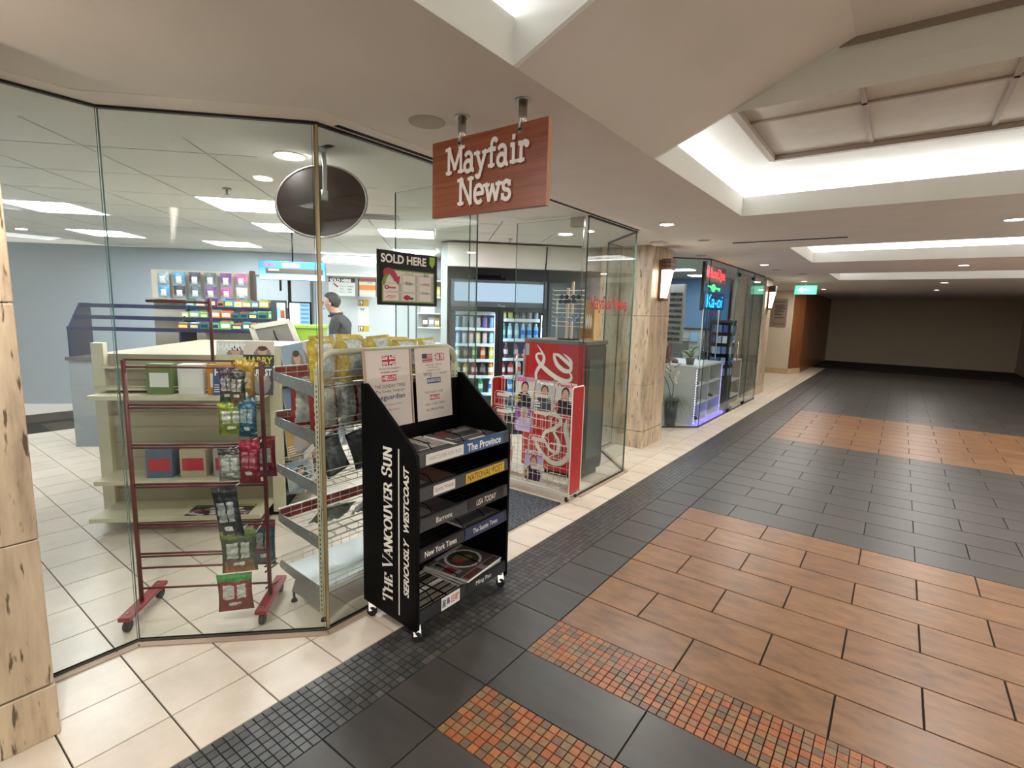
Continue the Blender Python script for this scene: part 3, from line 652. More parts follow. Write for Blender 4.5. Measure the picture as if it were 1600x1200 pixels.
for k in range(3): news('newspaper', ['bottom newspaper of the pile above the Ming Pao strip', 'middle newspaper of the pile above the Ming Pao strip', 'top newspaper with a photographed bowl of food on the bottom shelf'][k], -1.865, 2.075+.006*k, .135+.012*k, .33, .30, cv, .011, rz=-PI/2+.05*k)
# two printed notices standing in clear holders at the back of the rack
def union_jack(cv, x0, y0, x1, y1):
    x, y = cv.grid(); m = (x >= x0) & (x < x1) & (y >= y0) & (y < y1); fx, fy = (x-x0)/(x1-x0), (y-y0)/(y1-y0)
    cv.mask(m, '#26294a'); dg = np.minimum(abs(fx-fy), abs(fx+fy-1)); cv.mask(m & (dg < .16), '#e9e2dc'); cv.mask(m & (dg < .055), '#b3262f')
    cr = np.minimum(abs(fx-.5)*1.4, abs(fy-.5)); cv.mask(m & (cr < .17), '#e9e2dc'); cv.mask(m & (cr < .09), '#b3262f')
PAPER = '#d6cac2'
def notice(label, y, w, h, z, cv, words, lean=.08, wood_edge=False):
    t = thing('notice_holder', label, 'sign', (-2.062, y, z)); T0 = Matrix.Rotation(-lean, 4, 'Y') @ EAST
    p = sheet('paper', cv, w, h, t, T0 @ Matrix.Translation((0, h/2, .004)), .001, edge='#c8a88c')
    for (s, W, H, x, yy, ink, kw) in words: txt('print', s, W, H, ink, p, Matrix.Translation((x, yy-h/2, .0006)), 0, **kw)
    g = MB(); g.box(-w/2-.004, w/2+.004, -.004, h*.66, .0062, .0082); g.box(-w/2-.004, w/2+.004, -.004, h+.002, -.0, .0024); g.obj('clear_holder', PLEX, t, T0)
    if wood_edge:
        for sx in (-1, 1): g = MB(); g.box(sx*(w/2+.008)-.004, sx*(w/2+.008)+.004, 0, h+.005, -.002, .008); g.obj('frame', M('holder_frame', '#b79a82', .5), t, T0)
    return t
cv = Canvas(72, 100, PAPER); union_jack(cv, .36, .80, .66, .93); cv.rect(.33, .60, .67, .68, '#b3262f')
g_ = M('dark_grey_ink', '#4a4648', .6)
notice('white notice with a British flag in a clear holder on the rack', 1.732, .285, .40, .985, cv,
       [('British Newspapers', .14, .012, .01, .305, g_, {}), ('Available Inside!', .12, .012, .005, .288, g_, {}), ('HELLO!', .085, .022, 0, .256, INKW, {'bold': .02}), ('THE SUNDAY TIMES', .20, .018, .005, .215, INKB, {}),
        ('The Sunday Telegraph', .19, .018, .005, .188, INKB, {}), ('theguardian', .20, .034, .0, .155, INKN, {'bold': .015}), ('the independent', .12, .01, .02, .118, g_, {}), ('METRO', .07, .009, .02, .09, INKR, {})], wood_edge=True)
cv = Canvas(72, 100, PAPER); cv.rect(.2, .80, .48, .92, '#c9a9a3'); [cv.rect(.2, .80+.024*k, .48, .812+.024*k, '#a8474b') for k in range(5)]; cv.rect(.2, .86, .34, .92, '#3a4066'); union_jack(cv, .56, .81, .84, .92)
cv.rect(.30, .50, .70, .585, '#2d3a78').rect(.36, .27, .64, .34, '#b3262f')
notice('white notice with American and British flags in a clear holder on the rack', 2.05, .272, .40, .985, cv,
       [('American  British', .125, .010, 0, .305, g_, {}), ('Newspapers', .08, .010, 0, .29, g_, {}), ('Available Inside!', .11, .010, 0, .275, g_, {}), ('WSJ', .06, .028, -.05, .25, INKB, {}), ('New York Times', .05, .012, .075, .255, INKB, {}),
        ('BARRONS', .095, .020, 0, .217, INKW, {}), ('THE SUNDAY TIMES', .14, .012, -.005, .152, INKB, {}), ('HELLO!', .07, .018, 0, .122, INKW, {'bold': .02}), ('NEW YORK TIMES', .15, .012, 0, .085, INKB, {}), ('GLOBE & MAIL', .14, .013, 0, .055, INKB, {})])
# ---------------------------------------------------------------- poster on the glass
po = sheet('poster', Canvas(4, 4, '#151515'), .42, .275, None, at_east(GX+.0105, 1.902, 1.750), .003); tag(po, 'black framed SOLD HERE poster stuck on the shop window', 'poster')
cv = Canvas(96, 60, '#151515'); x, y = cv.grid()
inn = (x > .055) & (x < .965) & (y > .045) & (y < .93) & ~((x < .32) & (((x-.33)/.275)**2+((y-.55)/.40)**2 > 1) & (y > .5))
inn2 = (x > .075) & (x < .95) & (y > .075) & (y < .90) & ~((x < .33) & (((x-.34)/.226)**2+((y-.53)/.38)**2 > 1) & (y > .5))
cv.mask(inn, '#76903c'); cv.mask(inn2, '#d8d2c6')
for i in range(3):
    for j in range(3):
        if i == 0 and j == 2: continue
        a, b_ = .10+.29*i, .09+.25*j; cv.rect(a, b_, a+.27, b_+.22, '#b3ada3'); cv.rect(a+.008, b_+.014, a+.226, b_+.206, '#ddd7cc')
cv.ell(.13, .45, .035, .06, '#a3262f').ell(.13, .45, .018, .03, '#ddd7cc').ell(.47, .19, .06, .07, '#b3262f').rect(.17, .415, .28, .47, '#c55').rect(.5, .14, .58, .2, '#555')
cv.line(.12, .17, .16, .23, .02, '#c24a4a').lines(.17, .14, .3, .24, 2, '#c98', random.Random(1))
ps = sheet('poster_face', cv, .40, .19, po, Matrix.Translation((0, -.037, .0006)), .0004)
for s, W, H, xx, yy, ink in (('SOLD HERE', .31, .045, -.03, .098, INKW), ('TELUS', .06, .012, .0, .03, M('grey_ink')), ('Bell', .034, .020, .125, .028, INKN), ('fido', .045, .02, .0, -.02, INKB), ('WIND', .05, .014, .125, -.02, M('orange_ink', '#c8702e', .6)), ('chatr', .055, .014, .12, -.066, M('grey_ink'))):
    txt('poster_lettering', s, W, H, ink, po, Matrix.Translation((xx, yy, .0014)), 0, bold=.03 if H > .04 else 0)
a = MB(); brush(a, [(-.165, .01, .01), (-.155, .032, .028), (-.125, .034, .032), (-.10, .015, .034), (-.085, -.01, .03)], .0016); a.add([(-.115, .005, .0017), (-.06, .012, .0017), (-.07, -.035, .0017)], [(0, 1, 2)]); a.obj('arrow', M('crimson_ink', '#a61f3d', .5), po)
a = MB(); a.add([(.15, .13, .0015), (.19, .13, .0015), (.19, .095, .0015), (.172, .07, .0015), (.15, .09, .0015)], [(0, 1, 2, 3, 4)]); a.obj('green_tag', M('lime', '#8bb23a', .5), po)
# ---------------------------------------------------------------- convex mirror on its bracket
mi = thing('convex_mirror', 'round convex mirror seen from its dark back, hung on a white bracket', 'mirror', (-2.442, 1.62, SHELLZ))
Tm = TR(-.045, .015, -.258, rz=math.radians(44)) @ Matrix.Rotation(math.radians(62), 4, 'X')     # local z = dark back, towards the window
m_ = MB(); m_.lathe([(.226, -.004), (.226, .004)], 40); m_.obj('back_board', M('brown_board', '#3d2e28', .3), mi, Tm)
m_ = MB(); m_.tube([(.228*math.cos(a*PI/20), .228*math.sin(a*PI/20), 0) for a in range(40)], .007, 6, closed=True); m_.obj('rim', M('rim_grey', '#a59d93', .4), mi, Tm)
m_ = MB(); m_.lathe([(.226*math.cos(a*PI/16), -.006-.07*math.sin(a*PI/16)) for a in range(8)]+[(.002, -.076)], 32); m_.obj('mirror_dome', M('mirror', '#e8e8e8', .03, 1), mi, Tm)
m_ = MB(); m_.box(-.075, .075, -.02, .02, -.006, -.0005); m_.lathe([(.02, -.03), (.02, -.006)], 10); m_.tube([(0, 0, -.03), (.008, .002, -.10), (.0, .005, -.2), (.006, -.0, -.255)], .011, 8); m_.lathe([(.017, -.05), (.017, 0)], 10, (.004, 0, -.215)); m_.obj('bracket', M('bracket_white', '#b9bdb8', .35), mi)
# ---------------------------------------------------------------- door mat
mt = MB(); mt.box(-3.05, -2.135, 2.50, 3.60, .0006, .012)
def rib():
    m = M('mat_carpet', '#3c3d40', .95); nt, b = nodes_of(m); N = nt.nodes.new; L = nt.links.new
    tc = N('ShaderNodeTexCoord'); mp = N('ShaderNodeMapping'); mp.inputs['Scale'].default_value = (60, 16, 1); L(tc.outputs['Object'], mp.inputs['Vector']); nz = N('ShaderNodeTexNoise'); nz.inputs['Scale'].default_value = 2; L(mp.outputs[0], nz.inputs['Vector'])
    rp = N('ShaderNodeValToRGB'); rp.color_ramp.elements[0].position = .38; rp.color_ramp.elements[0].color = (*lin('#232427'), 1); rp.color_ramp.elements[1].position = .62; rp.color_ramp.elements[1].color = (*lin('#5b5d63'), 1); L(nz.outputs['Fac'], rp.inputs['Fac']); L(rp.outputs[0], b.inputs['Base Color'])
    bp = N('ShaderNodeBump'); bp.inputs['Distance'].default_value = .006; L(nz.outputs['Fac'], bp.inputs['Height']); L(bp.outputs[0], b.inputs['Normal']); return m
tag(mt.obj('door_mat', rib()), 'dark grey ribbed door mat in the open doorway', 'mat')
# ---------------------------------------------------------------- white wire magazine rack with red sides
wr_ = thing('magazine_rack', 'white wire magazine rack with red side panels in the doorway', 'magazine rack', (-2.52, 3.745, 0))
WIRE = M('white_wire', '#d9d2c4', .4); REDP = M('red_panel', '#a3181a', .45)
HW = .43
for sx in (-1, 1):
    s = MB(); x = sx*(HW-.004)
    s.prism([(-.09, .075), (.09, .075), (.09, .97), (.075, .985), (-.075, .985), (-.09, .97)], .004, axis='x', o=x-.002); p = s.obj('side_panel', REDP, wr_)
    s = MB(); s.tube([(x, -.095, .06), (x, -.095, .97), (x, -.08, .99), (x, .08, .99), (x, .095, .97), (x, .095, .06)], .006, 6, closed=True)
    if sx < 0:
        for yy in (-.045, 0, .045): s.tube([(x-.004, yy, .06), (x-.004, yy, .99)], .0035, 5)
        s.tube([(x-.004, -.095, .90), (x-.004, .095, .90)], .006, 5)
    s.obj('side_frame', WIRE, wr_)
for sx in (-1, 1):
    for sy in (-1, 1):
        s = MB(); s.lathe([(.02, -.009), (.024, -.006), (.024, .006), (.02, .009)], 12, T=Matrix.Translation((sx*.40, sy*.075, .025)) @ Matrix.Rotation(PI/2, 4, 'Y')); c = s.obj('wheel', BLACKR, wr_)
        s = MB(); s.box(sx*.40-.016, sx*.40+.016, sy*.075-.012, sy*.075+.012, .03, .062); s.obj('fork', STEEL, c)
s = MB()
for yy in (-.095, .095): s.bar((-HW, yy, .07), (HW, yy, .07), .012, .03)
for k in range(7): yy = -.085+.17*k/6; s.bar((-HW, yy, .085), (HW, yy, .085), .004, .004)
s.obj('base_tray', WIRE, wr_)
s = MB()
for k in range(13): xx = -HW+.03+(2*HW-.06)*k/12; s.tube([(xx, .02, .06), (xx, .02, .98)], .0022, 4)
for z in (.25, .45, .65, .80, .98): s.tube([(-HW, .02, z), (HW, .02, z)], .003, 5)
s.obj('back_grid', WIRE, wr_)
for z in (.10, .36, .59, .74):                # tiers of pockets
    for k in range(4):
        x0 = -HW+.012+k*(2*HW-.024)/4; x1 = x0+(2*HW-.024)/4-.008; s = MB(); y = -.085 if z < .5 else -.06
        hh = .13 if k != 2 else .17
        s.tube([(x0, .015, z), (x0, y, z), (x0, y, z+hh-.02), (x0+.02, y, z+hh), (x1-.02, y, z+hh), (x1, y, z+hh-.02), (x1, y, z), (x1, .015, z)], .0032, 5)
        for q in (1, 2, 3): xx = x0+(x1-x0)*q/4; s.tube([(xx, .015, z), (xx, y, z), (xx, y, z+hh)], .0022, 4)
        s.tube([(x0, y, z), (x1, y, z)], .0032, 5); s.tube([(x0, y, z+hh*.5), (x1, y, z+hh*.5)], .0022, 4)
        pk = s.obj('wire_pocket', WIRE, wr_)
        if (k+int(z*10)) % 2: s = MB(); s.box(x0+.03, x1-.03, y-.005, y-.003, z+hh-.045, z+hh-.015); s.obj('ticket', M('ticket', '#d8cdbb', .6), pk)
def mag_face(bg, hair, skin, dress, band, seed, text_c='#d9b92c'):
    r = random.Random(seed); cv = Canvas(36, 46, bg)
    cv.rect(0, .84, 1, 1, band).ell(.5, .18, .42, .34, dress).rect(.43, .42, .57, .55, skin).ell(.5, .66, .2, .2, hair).ell(.5, .60, .155, .19, skin).rect(.42, .62, .48, .64, '#33261f').rect(.53, .62, .59, .64, '#33261f').rect(.45, .50, .56, .52, '#8f4a45')
    cv.lines(.03, .08, .34, .34, 3, text_c, r).lines(.7, .3, .97, .56, 4, '#f0eee8', r); return cv
WMAG = [(-.10, .755, mag_face('#cfc9bd', '#1c1a19', '#c99c82', '#23232f', '#b9a', 1), 'SOAP', 'magazine with a yellow headline and dark suited figure in the wire rack', '#d0397a'),
        (.11, .745, mag_face('#b9b6b2', '#5c4a3c', '#c08a70', '#4a4f55', '#aaa7a2', 2, '#eee'), 'People', 'magazine with a short haired face, centre of the wire rack top tier', '#f4f0ea'),
        (.32, .745, mag_face('#c6c0b8', '#3a3030', '#c49a86', '#2c2a2e', '#cdc8c0', 3, '#c33'), 'People', 'magazine with red masthead beside the red side panel', '#c2262c'),
        (-.10, .53, mag_face('#a05b9b', '#d8d0c8', '#c9a18a', '#cbb3cf', '#b07ab0', 4, '#e6d9ee'), '', 'purple magazine in the wire rack second tier', '#fff'),
        (-.32, .10, mag_face('#c9a39a', '#d8c8b0', '#cf9c86', '#7a3a5a', '#d6cfd8', 5), 'Woman', 'magazine with yellow headline at the bottom left of the wire rack', '#b33a6a'),
        (.02, .10, mag_face('#c2b4c8', '#8a5a50', '#d0a088', '#3c2440', '#d6cfd8', 6), 'hello', 'purple and yellow gossip magazine at the bottom centre of the wire rack', '#c5446e')]
for x, z, cv, ttl, lbl, tc in WMAG:
    o = sheet('magazine', cv, .20, .265, None, Matrix.Translation((-2.52+x, 3.745-.035, z+.135)) @ Matrix.Rotation(-.10, 4, 'X') @ FRONT, .005); tag(o, lbl, 'magazine', 'magazines in the doorway rack')
    if ttl: txt('masthead', ttl, .17 if len(ttl) > 4 else .10, .04, M('mast'+tc, tc, .5), o, Matrix.Translation((0 if len(ttl) > 4 else -.04, .105, .0006)), 0, bold=.03)
# ---------------------------------------------------------------- red cooler
ck = thing('drinks_cooler', 'red drinks cooler with white script lettering behind the glass door', 'cooler', (-2.64, 4.41, 0))
GREYC = M('cooler_grey', '#4b4641', .5); 
b = MB(); b.box(-.335, .335, -.195, .22, .06, 1.30); b.obj('body', GREYC, ck, bevel=.004)
b = MB(); b.box(-.345, .35, -.21, .235, 1.30, 1.335); b.obj('top', M('cooler_top', '#5d564e', .5), ck, bevel=.003)
b = MB(); b.box(-.34, .335, -.208, -.196, .05, 1.298); pn = b.obj('red_panel', M('cola_red', '#b3161b', .3), ck)
b = MB(); b.box(-.33, -.285, -.2105, -.208, 1.17, 1.285); b.obj('sticker', M('sticker_grey', '#9aa19b', .5), pn)
sc = MB()
def cola(*pts):      # script strokes: photo pixels cast on to the panel's own plane, width in metres
    out = []
    for px, py, wd in pts:
        d = fw+(px-800)/F_PX*rt2-(py-600)/F_PX*up2; t = 4.2012/d.y; out.append((d.x*t+2.64, EYE+d.z*t, wd))
    brush(sc, out, .0006+len(sc.f)*6e-6, 8)
Z6 = lambda *P: [(800+x/6, 420+y/6, w) for x, y, w in P]
cola(*Z6((235, 710, .004), (272, 765, .016), (300, 830, .032), (288, 885, .038), (245, 935, .036), (224, 990, .03), (232, 1045, .022)))
cola(*Z6((308, 815, .012), (268, 795, .02), (236, 800, .022), (232, 835, .028), (268, 895, .04), (335, 960, .046), (420, 1022, .046), (500, 1052, .04), (548, 1040, .032), (556, 1000, .02), (530, 965, .01)))
cola(*Z6((396, 790, .022), (400, 840, .034), (430, 905, .042), (490, 955, .042), (545, 955, .034), (560, 905, .02)))
cola(*Z6((400, 800, .02), (440, 812, .03), (500, 862, .036), (545, 905, .036), (560, 940, .026)))
cola(*Z6((484, 798, .006), (520, 828, .02), (552, 866, .03), (556, 905, .028)))
cola(*Z6((395, 1035, .012), (430, 1040, .024), (470, 1075, .03), (450, 1110, .03), (400, 1095, .02), (390, 1050, .012)))
Z3 = lambda *P: [(740+x/4, 500+y/4, w) for x, y, w in P]
cola(*Z3((440, 600, .02), (470, 585, .035), (525, 600, .04), (545, 640, .04), (500, 680, .04), (450, 700, .035), (430, 740, .03)))
cola(*Z3((585, 620, .012), (575, 680, .05), (590, 760, .05), (595, 830, .045), (560, 885, .05), (505, 895, .05), (450, 860, .045), (400, 790, .04), (385, 740, .02)))
cola(*Z3((500, 700, .02), (530, 760, .04), (520, 830, .04), (470, 800, .03), (440, 740, .02)))
sc.obj('script_lettering', M('script_white', '#dcd5c8', .5), pn, at_front(0, -.2088, 0))
# glazed right face
b = MB(); b.box(.336, .348, -.185, .21, .1, 1.28); f = b.obj('door_frame', M('cooler_frame', '#3b3631', .45), ck, bevel=.002)
b = MB(); b.box(.349, .352, -.13, .155, .2, 1.16); b.obj('door_glass', M('dark_glass', '#5a5f57', .08), f)
b = MB(); b.box(-.3, .3, -.17, .2, 0, .06); b.obj('plinth', BLACK, ck)
# wire stand of spectacles and a wooden box standing on the cooler
gs = thing('glasses_stand', 'wire stand with spectacles on the red cooler', 'display stand', (-2.60, 4.40, 1.335))
s = MB(); s.lathe([(.11, 0), (.11, .012)], 20); s.obj('base', BLACK, gs)
s = MB(); s.box(-.035, -.012, -.012, .012, .012, .50); s.box(.018, .04, -.008, .008, .012, .56); s.obj('upright', M('pale_wood', '#c3a98d', .6), gs)
for k in range(9):
    z = .13+.043*k; s = MB(); s.tube([(-.17+.01*(k % 2), -.02, z), (.18, -.02, z)], .0025, 4); s.tube([(-.17, -.02, z), (-.17, -.05, z+.01)], .0025, 4); s.obj('rail', WIRE, gs)
LENS = glass_mat('lens', (.3, .32, .36), 1.6)
for k, (x, z) in enumerate(((-.05, .40), (.03, .36), (-.06, .355), (.08, .40), (-.09, .22), (.09, .22), (.05, .18))):
    gl = thing('spectacles', ['spectacles top left on the wire stand', 'spectacles top centre on the wire stand', 'spectacles second row left on the wire stand', 'spectacles top right on the wire stand', 'spectacles lower left on the wire stand', 'spectacles lower right on the wire stand', 'spectacles bottom of the wire stand'][k], 'glasses', (-2.60+x, 4.372, 1.335+z+.012), 0, 'spectacles on the wire stand')
    for sx in (-1, 1):
        s = MB(); s.lathe([(.022, -.001), (.022, .001)], 12, T=Matrix.Translation((sx*.027, 0, 0)) @ Matrix.Rotation(PI/2, 4, 'X')); s.obj('lens', LENS if k < 4 else M('blue_lens', '#7d93ab', .1), gl)
    s = MB()
    for sx in (-1, 1): s.tube([(sx*.027+.023*math.cos(q*PI/6), 0, .019*math.sin(q*PI/6)) for q in range(12)], .002, 4, closed=True); s.tube([(sx*.05, 0, .006), (sx*.055, .05, .006)], .002, 4)
    s.tube([(-.006, 0, .004), (.006, 0, .004)], .002, 4); s.obj('frame', BLACK, gl)
wb = thing('wooden_display', 'tall wooden display box with white feathers behind the lettered window', 'display box', (-2.46, 4.56, 1.335))
CARD = wood('light_wood', '#a87f4e', '#c19a66', (8, 8, 2)); 
for nm, a in (('back_board', (-.08, .08, .05, .062, 0, .38)), ('side_board', (.06, .08, -.06, .05, 0, .38)), ('side_board', (-.08, -.068, -.06, .05, 0, .12)), ('base_board', (-.09, .09, -.07, .065, 0, .012))):
    s = MB(); s.box(*a); s.obj(nm, CARD, wb)
s = MB()
for k in range(4): brush(s, [(-.05+.025*k, .10, .004), (-.045+.025*k, .18, .022), (-.04+.02*k, .25, .004)], 0)
s.obj('feather', INKW, wb, at_front(0, .02, 0))
# ---------------------------------------------------------------- helper: photo direction cut with one of the shop's diagonal planes
def ray(px, py): return fw+(px-800)/F_PX*rt2-(py-600)/F_PX*up2
def uz(px, py, v):
    d = ray(px, py); t = v/((d.y-d.x)*S2); return (d.x+d.y)*S2*t, EYE+d.z*t
ORD = ['first', 'second', 'third', 'fourth', 'fifth', 'sixth', 'seventh', 'eighth', 'ninth', 'tenth', 'eleventh', 'twelfth']
# ---------------------------------------------------------------- snack bags
def bag_mesh(w, h, d, paint, seed, nx=9, ny=15):
    r = random.Random(seed); mb = MB()
    for side in (0, 1):
        sg_ = -1 if side == 0 else 1; vs = []
        for j in range(ny+1):
            t = j/ny
            for i in range(nx+1):
                s = 2*i/nx-1; th = d/2*max(0, 1-abs(s)**3)**.6*max(0, math.sin(PI*min(1, max(0, (t-.06)/.88))))**.55
                wv = (r.random()-.5)*.016*(0 if i in (0, nx) or j in (0, ny) else 1)
                vs.append((s*w/2*(1-.07*math.sin(PI*t)), sg_*(th+wv*(th > 0)+.0008), t*h))
        for j in range(ny):
            for i in range(nx):
                a = j*(nx+1)+i; mb.add([vs[a], vs[a+1], vs[a+nx+2], vs[a+nx+1]], [(0, 1, 2, 3)], 0, paint(2*(i+.5)/nx-1, (j+.5)/ny, side), True)
    me = mb.mesh('snack_bag', [FOIL])
    bm = bmesh.new(); bm.from_mesh(me); bmesh.ops.remove_doubles(bm, verts=bm.verts, dist=.0004); bmesh.ops.recalc_face_normals(bm, faces=bm.faces); bm.to_mesh(me); bm.free(); return me
def mixc(a, b, f):
    A = [int(a[i:i+2], 16) for i in (1, 3, 5)]; B = [int(b[i:i+2], 16) for i in (1, 3, 5)]; return '#%02x%02x%02x' % tuple(int(p*(1-f)+q*f) for p, q in zip(A, B))
def P_back(main, grey, patch, lo=None):
    def f(s, t, side):
        if t > .93 or t < .06: return main
        if side == 1: return grey if (-.62 < s < .45 and .12 < t < .93) else (lo or main)
        return patch if (abs(s) < .55 and .3 < t < .75) else main
    return f
def P_stripe(a, b, c):
    def f(s, t, side):
        if t > .92 or t < .05: return a
        if abs(s) < .22: return b
        if abs(s) > .72: return a
        return c
    return f
BAGS = {'yellow': [bag_mesh(.17, .215, .075, P_back('#cbab36', '#d6d6d4', '#7a3b22'), 11), bag_mesh(.175, .20, .08, P_back('#d0b03c', '#cfd0d0', '#8a4a26', '#c2a030'), 12)],
        'red': [bag_mesh(.16, .235, .06, P_stripe('#8e2024', '#d0ccc6', '#bdbbb7'), 13), bag_mesh(.16, .235, .06, P_stripe('#b9b8b4', '#8a1c20', '#a9abad'), 14)],
        'dark': [bag_mesh(.16, .21, .06, P_stripe('#2a2d38', '#7d7e80', '#6a6c6f'), 15), bag_mesh(.16, .21, .06, P_stripe('#494d55', '#84868a', '#75777b'), 16)],
        'green': [bag_mesh(.18, .24, .06, P_back('#41573a', '#86887f', '#7a2f28', '#5b7a49'), 17), bag_mesh(.18, .24, .06, P_stripe('#7d8079', '#3f6b46', '#8c8f8c'), 18)]}
def bag(kind, k, label, T, group):
    o = link('snack_bag', BAGS[kind][k % 2], None, T @ Matrix.Diagonal((1, 1, 1.0+.05*((k*7) % 4), 1)) if kind == 'yellow' else T); return tag(o, label, 'snack bag', group)
# ---------------------------------------------------------------- wire gondola along the window
gd = thing('wire_shelf_unit', 'cream wire shelf unit of snack bags standing along the window', 'shelf unit', (-2.21, 1.41, 0))
def slotted(x, y, h):
    s = MB(); s.box(x-.016, x+.016, y-.012, y+.012, .03, h); p = s.obj('slotted_post', CREAMM, gd)
    s = MB()
    for k in range(int((h-.1)/.025)): s.box(x-.002, x+.004, y-.0128, y-.0118, .06+.025*k, .072+.025*k); s.box(x+.0158, x+.0168, y-.002, y+.004, .06+.025*k, .072+.025*k)
    s.obj('slots', BLACK, p); return p
slotted(0, 0, 1.30); slotted(0, .95, 1.28)
s = MB(); s.tube([(0, 0, 1.27), (0, .006, 1.32), (0, .03, 1.355), (0, .07, 1.375), (0, .88, 1.375), (0, .92, 1.355), (0, .944, 1.32), (0, .95, 1.27)], .016, 8); s.obj('top_rail', CREAMM, gd)
GALV = M('galvanised', '#8f918d', .4, .6, var=.1, scale=30)
GZ = [1.205, .965, .705, .425, .155]
for i, z in enumerate(GZ):
    s = MB()
    for k in range(12): y = .02+.91*k/11; s.tube([(-.39, y, z), (-.015, y, z-.004)], .0022, 4)
    for k in range(6): x = -.39+.375*k/5; s.tube([(x, .01, z-.004), (x, .94, z-.004)], .003, 5)
    for zz in (.035, .07): s.tube([(-.395, .0, z+zz), (-.395, .95, z+zz)], .003, 5)
    for k in range(16): y = .95*k/15; s.tube([(-.395, y, z), (-.395, y, z+.07)], .0018, 4)
    s.tube([(-.012, .01, z+.075), (-.012, .94, z+.075)], .0025, 4); s.tube([(-.012, .01, z+.04), (-.012, .94, z+.04)], .0025, 4)
    for k in range(14): y = .01+.93*k/13; s.tube([(-.012, y, z), (-.012, y, z+.04)], .0018, 4)
    sf = s.obj('wire_shelf', WIRE if i > 1 else M('wire_grey', '#a8a69c', .4), gd)
    for y in (0, .95):
        s = MB(); s.prism([(-.015, z-.05), (-.015, z+.02), (-.40, z+.045), (-.41, z+.03), (-.41, z), (-.36, z-.01)], .004, axis='y', o=y-.002); bk = s.obj('bracket', GALV, sf)
        s = MB()
        for x in (-.05, -.1, -.36): s.lathe([(.007, -.003), (.007, .0)], 8, T=Matrix.Translation((x, y-.002, z+.012)) @ Matrix.Rotation(-PI/2, 4, 'X'))
        s.obj('rivet', STEEL, bk)
    if i in (0, 1, 3):
        s = MB(); s.box(-.405, -.401, .0, .95, z+.005, z+.065); s.obj('price_strip', M('red_strip', '#9b3236', .5), sf); s = MB(); s.box(-.407, -.397, -.003, .95, z+.065, z+.072); s.obj('strip_edge', WHITE, sf)
s = MB(); s.box(-.385, -.02, .015, .935, GZ[4]+.004, GZ[4]+.01); s.obj('shelf_sheet', M('white_sheet', '#d2d6d3', .5), gd)
for y in (0.0, .95):
    s = MB(); s.prism([(.012, .05), (.012, .15), (-.26, .13), (-.30, .05), (-.24, .055)], .006, axis='y', o=y-.003); f_ = s.obj('foot', GALV, gd); s = MB(); s.lathe([(.018, 0), (.014, .012), (.006, .016), (.006, .055)], 10, (-.28, y, 0)); s.lathe([(.018, 0), (.014, .012), (.006, .016), (.006, .055)], 10, (.0, y, 0)); s.obj('leveller', BLACKR, f_)
BW = lambda x, y, z, tilt=0, yaw=0, roll=0: Matrix.Translation((x, y, z)) @ Matrix.Rotation(-PI/2+yaw, 4, 'Z') @ Matrix.Rotation(tilt, 4, 'X') @ Matrix.Rotation(roll, 4, 'Y')
rb = random.Random(5)
for k in range(5): bag('yellow', k, 'yellow snack bag, %s from the corner post in the back row of the top shelf' % ORD[k], BW(-2.31, 1.51+.18*k, GZ[0]+.004, .06, rb.uniform(-.15, .15), rb.uniform(-.06, .06)), 'yellow snack bags on the top wire shelf')
for k in range(4): bag('yellow', k+1, 'yellow snack bag, %s from the corner post in the front row of the top shelf' % ORD[k], BW(-2.47, 1.60+.17*k, GZ[0]+.004, .05, rb.uniform(-.2, .2), rb.uniform(-.08, .08)), 'yellow snack bags on the top wire shelf')
for k in range(5): bag('red', k, 'red and silver snack bag, %s from the corner post on the second shelf' % ORD[k], BW(-2.30, 1.50+.175*k, GZ[1]+.004, .05, rb.uniform(-.1, .1), rb.uniform(-.05, .05)), 'red snack bags on the second wire shelf')
for k in range(2): bag('red', k, 'grey backed snack bag, %s from the corner in the front row of the second shelf' % ORD[k], BW(-2.48, 1.50+.175*k, GZ[1]+.004, .05, rb.uniform(-.2, .2), rb.uniform(-.08, .08)), 'red snack bags on the second wire shelf')
for k in range(4): bag('dark', k, 'dark and silver snack bag, %s from the corner post on the third shelf' % ORD[k], BW(-2.33, 1.60+.175*k, GZ[2]+.012, .22, .1, .25-.08*k), 'dark snack bags on the third wire shelf')
for k in range(4): bag('green', k, 'green and grey snack bag, %s from the corner post lying on the fourth shelf' % ORD[k], BW(-2.36+.02*(k % 2), 1.52+.2*k, GZ[3]+.042, -.95, rb.uniform(-.4, .4), 0), 'green snack bags on the fourth wire shelf')

# ---------------------------------------------------------------- dark red bag stand by the corner window
bs = thing('bag_stand', 'dark red wire stand on wheels hung with snack pouches by the corner window', 'display stand', D(-.865, 2.69), PI/4)
MAROON = M('maroon_enamel', '#5c1a1e', .4); REDPL = M('red_foot', '#8f2429', .4)
for x in (0, -.62):
    s = MB(); s.bar((x, -.16, .075), (x, .20, .075), .055, .022); f = s.obj('foot', REDPL, bs, bevel=.004)
    for yy in (-.13, .17):
        s = MB(); s.lathe([(.026, -.012), (.03, -.008), (.03, .008), (.026, .012)], 14, T=Matrix.Translation((x, yy, .031)) @ Matrix.Rotation(PI/2, 4, 'Y')); s.obj('wheel', BLACKR, f); s = MB(); s.lathe([(.01, .086), (.008, .093)], 10, (x, yy*.93, 0)); s.obj('bolt', CHROME, f)
for x in (0, -.62):
    s = MB(); s.tube([(x, 0, .08), (x, 0, 1.32)], .011, 8); s.obj('upright', MAROON, bs)
ztop = 1.32
for z in (1.32, 1.285, 1.10, 1.085, .90, .885, .70, .685, .49, .475, .335, .32, .26, .15):
    s = MB(); s.tube([(0, 0, z), (-.62, 0, z)], .0055, 6); s.obj('crossbar', MAROON, bs)
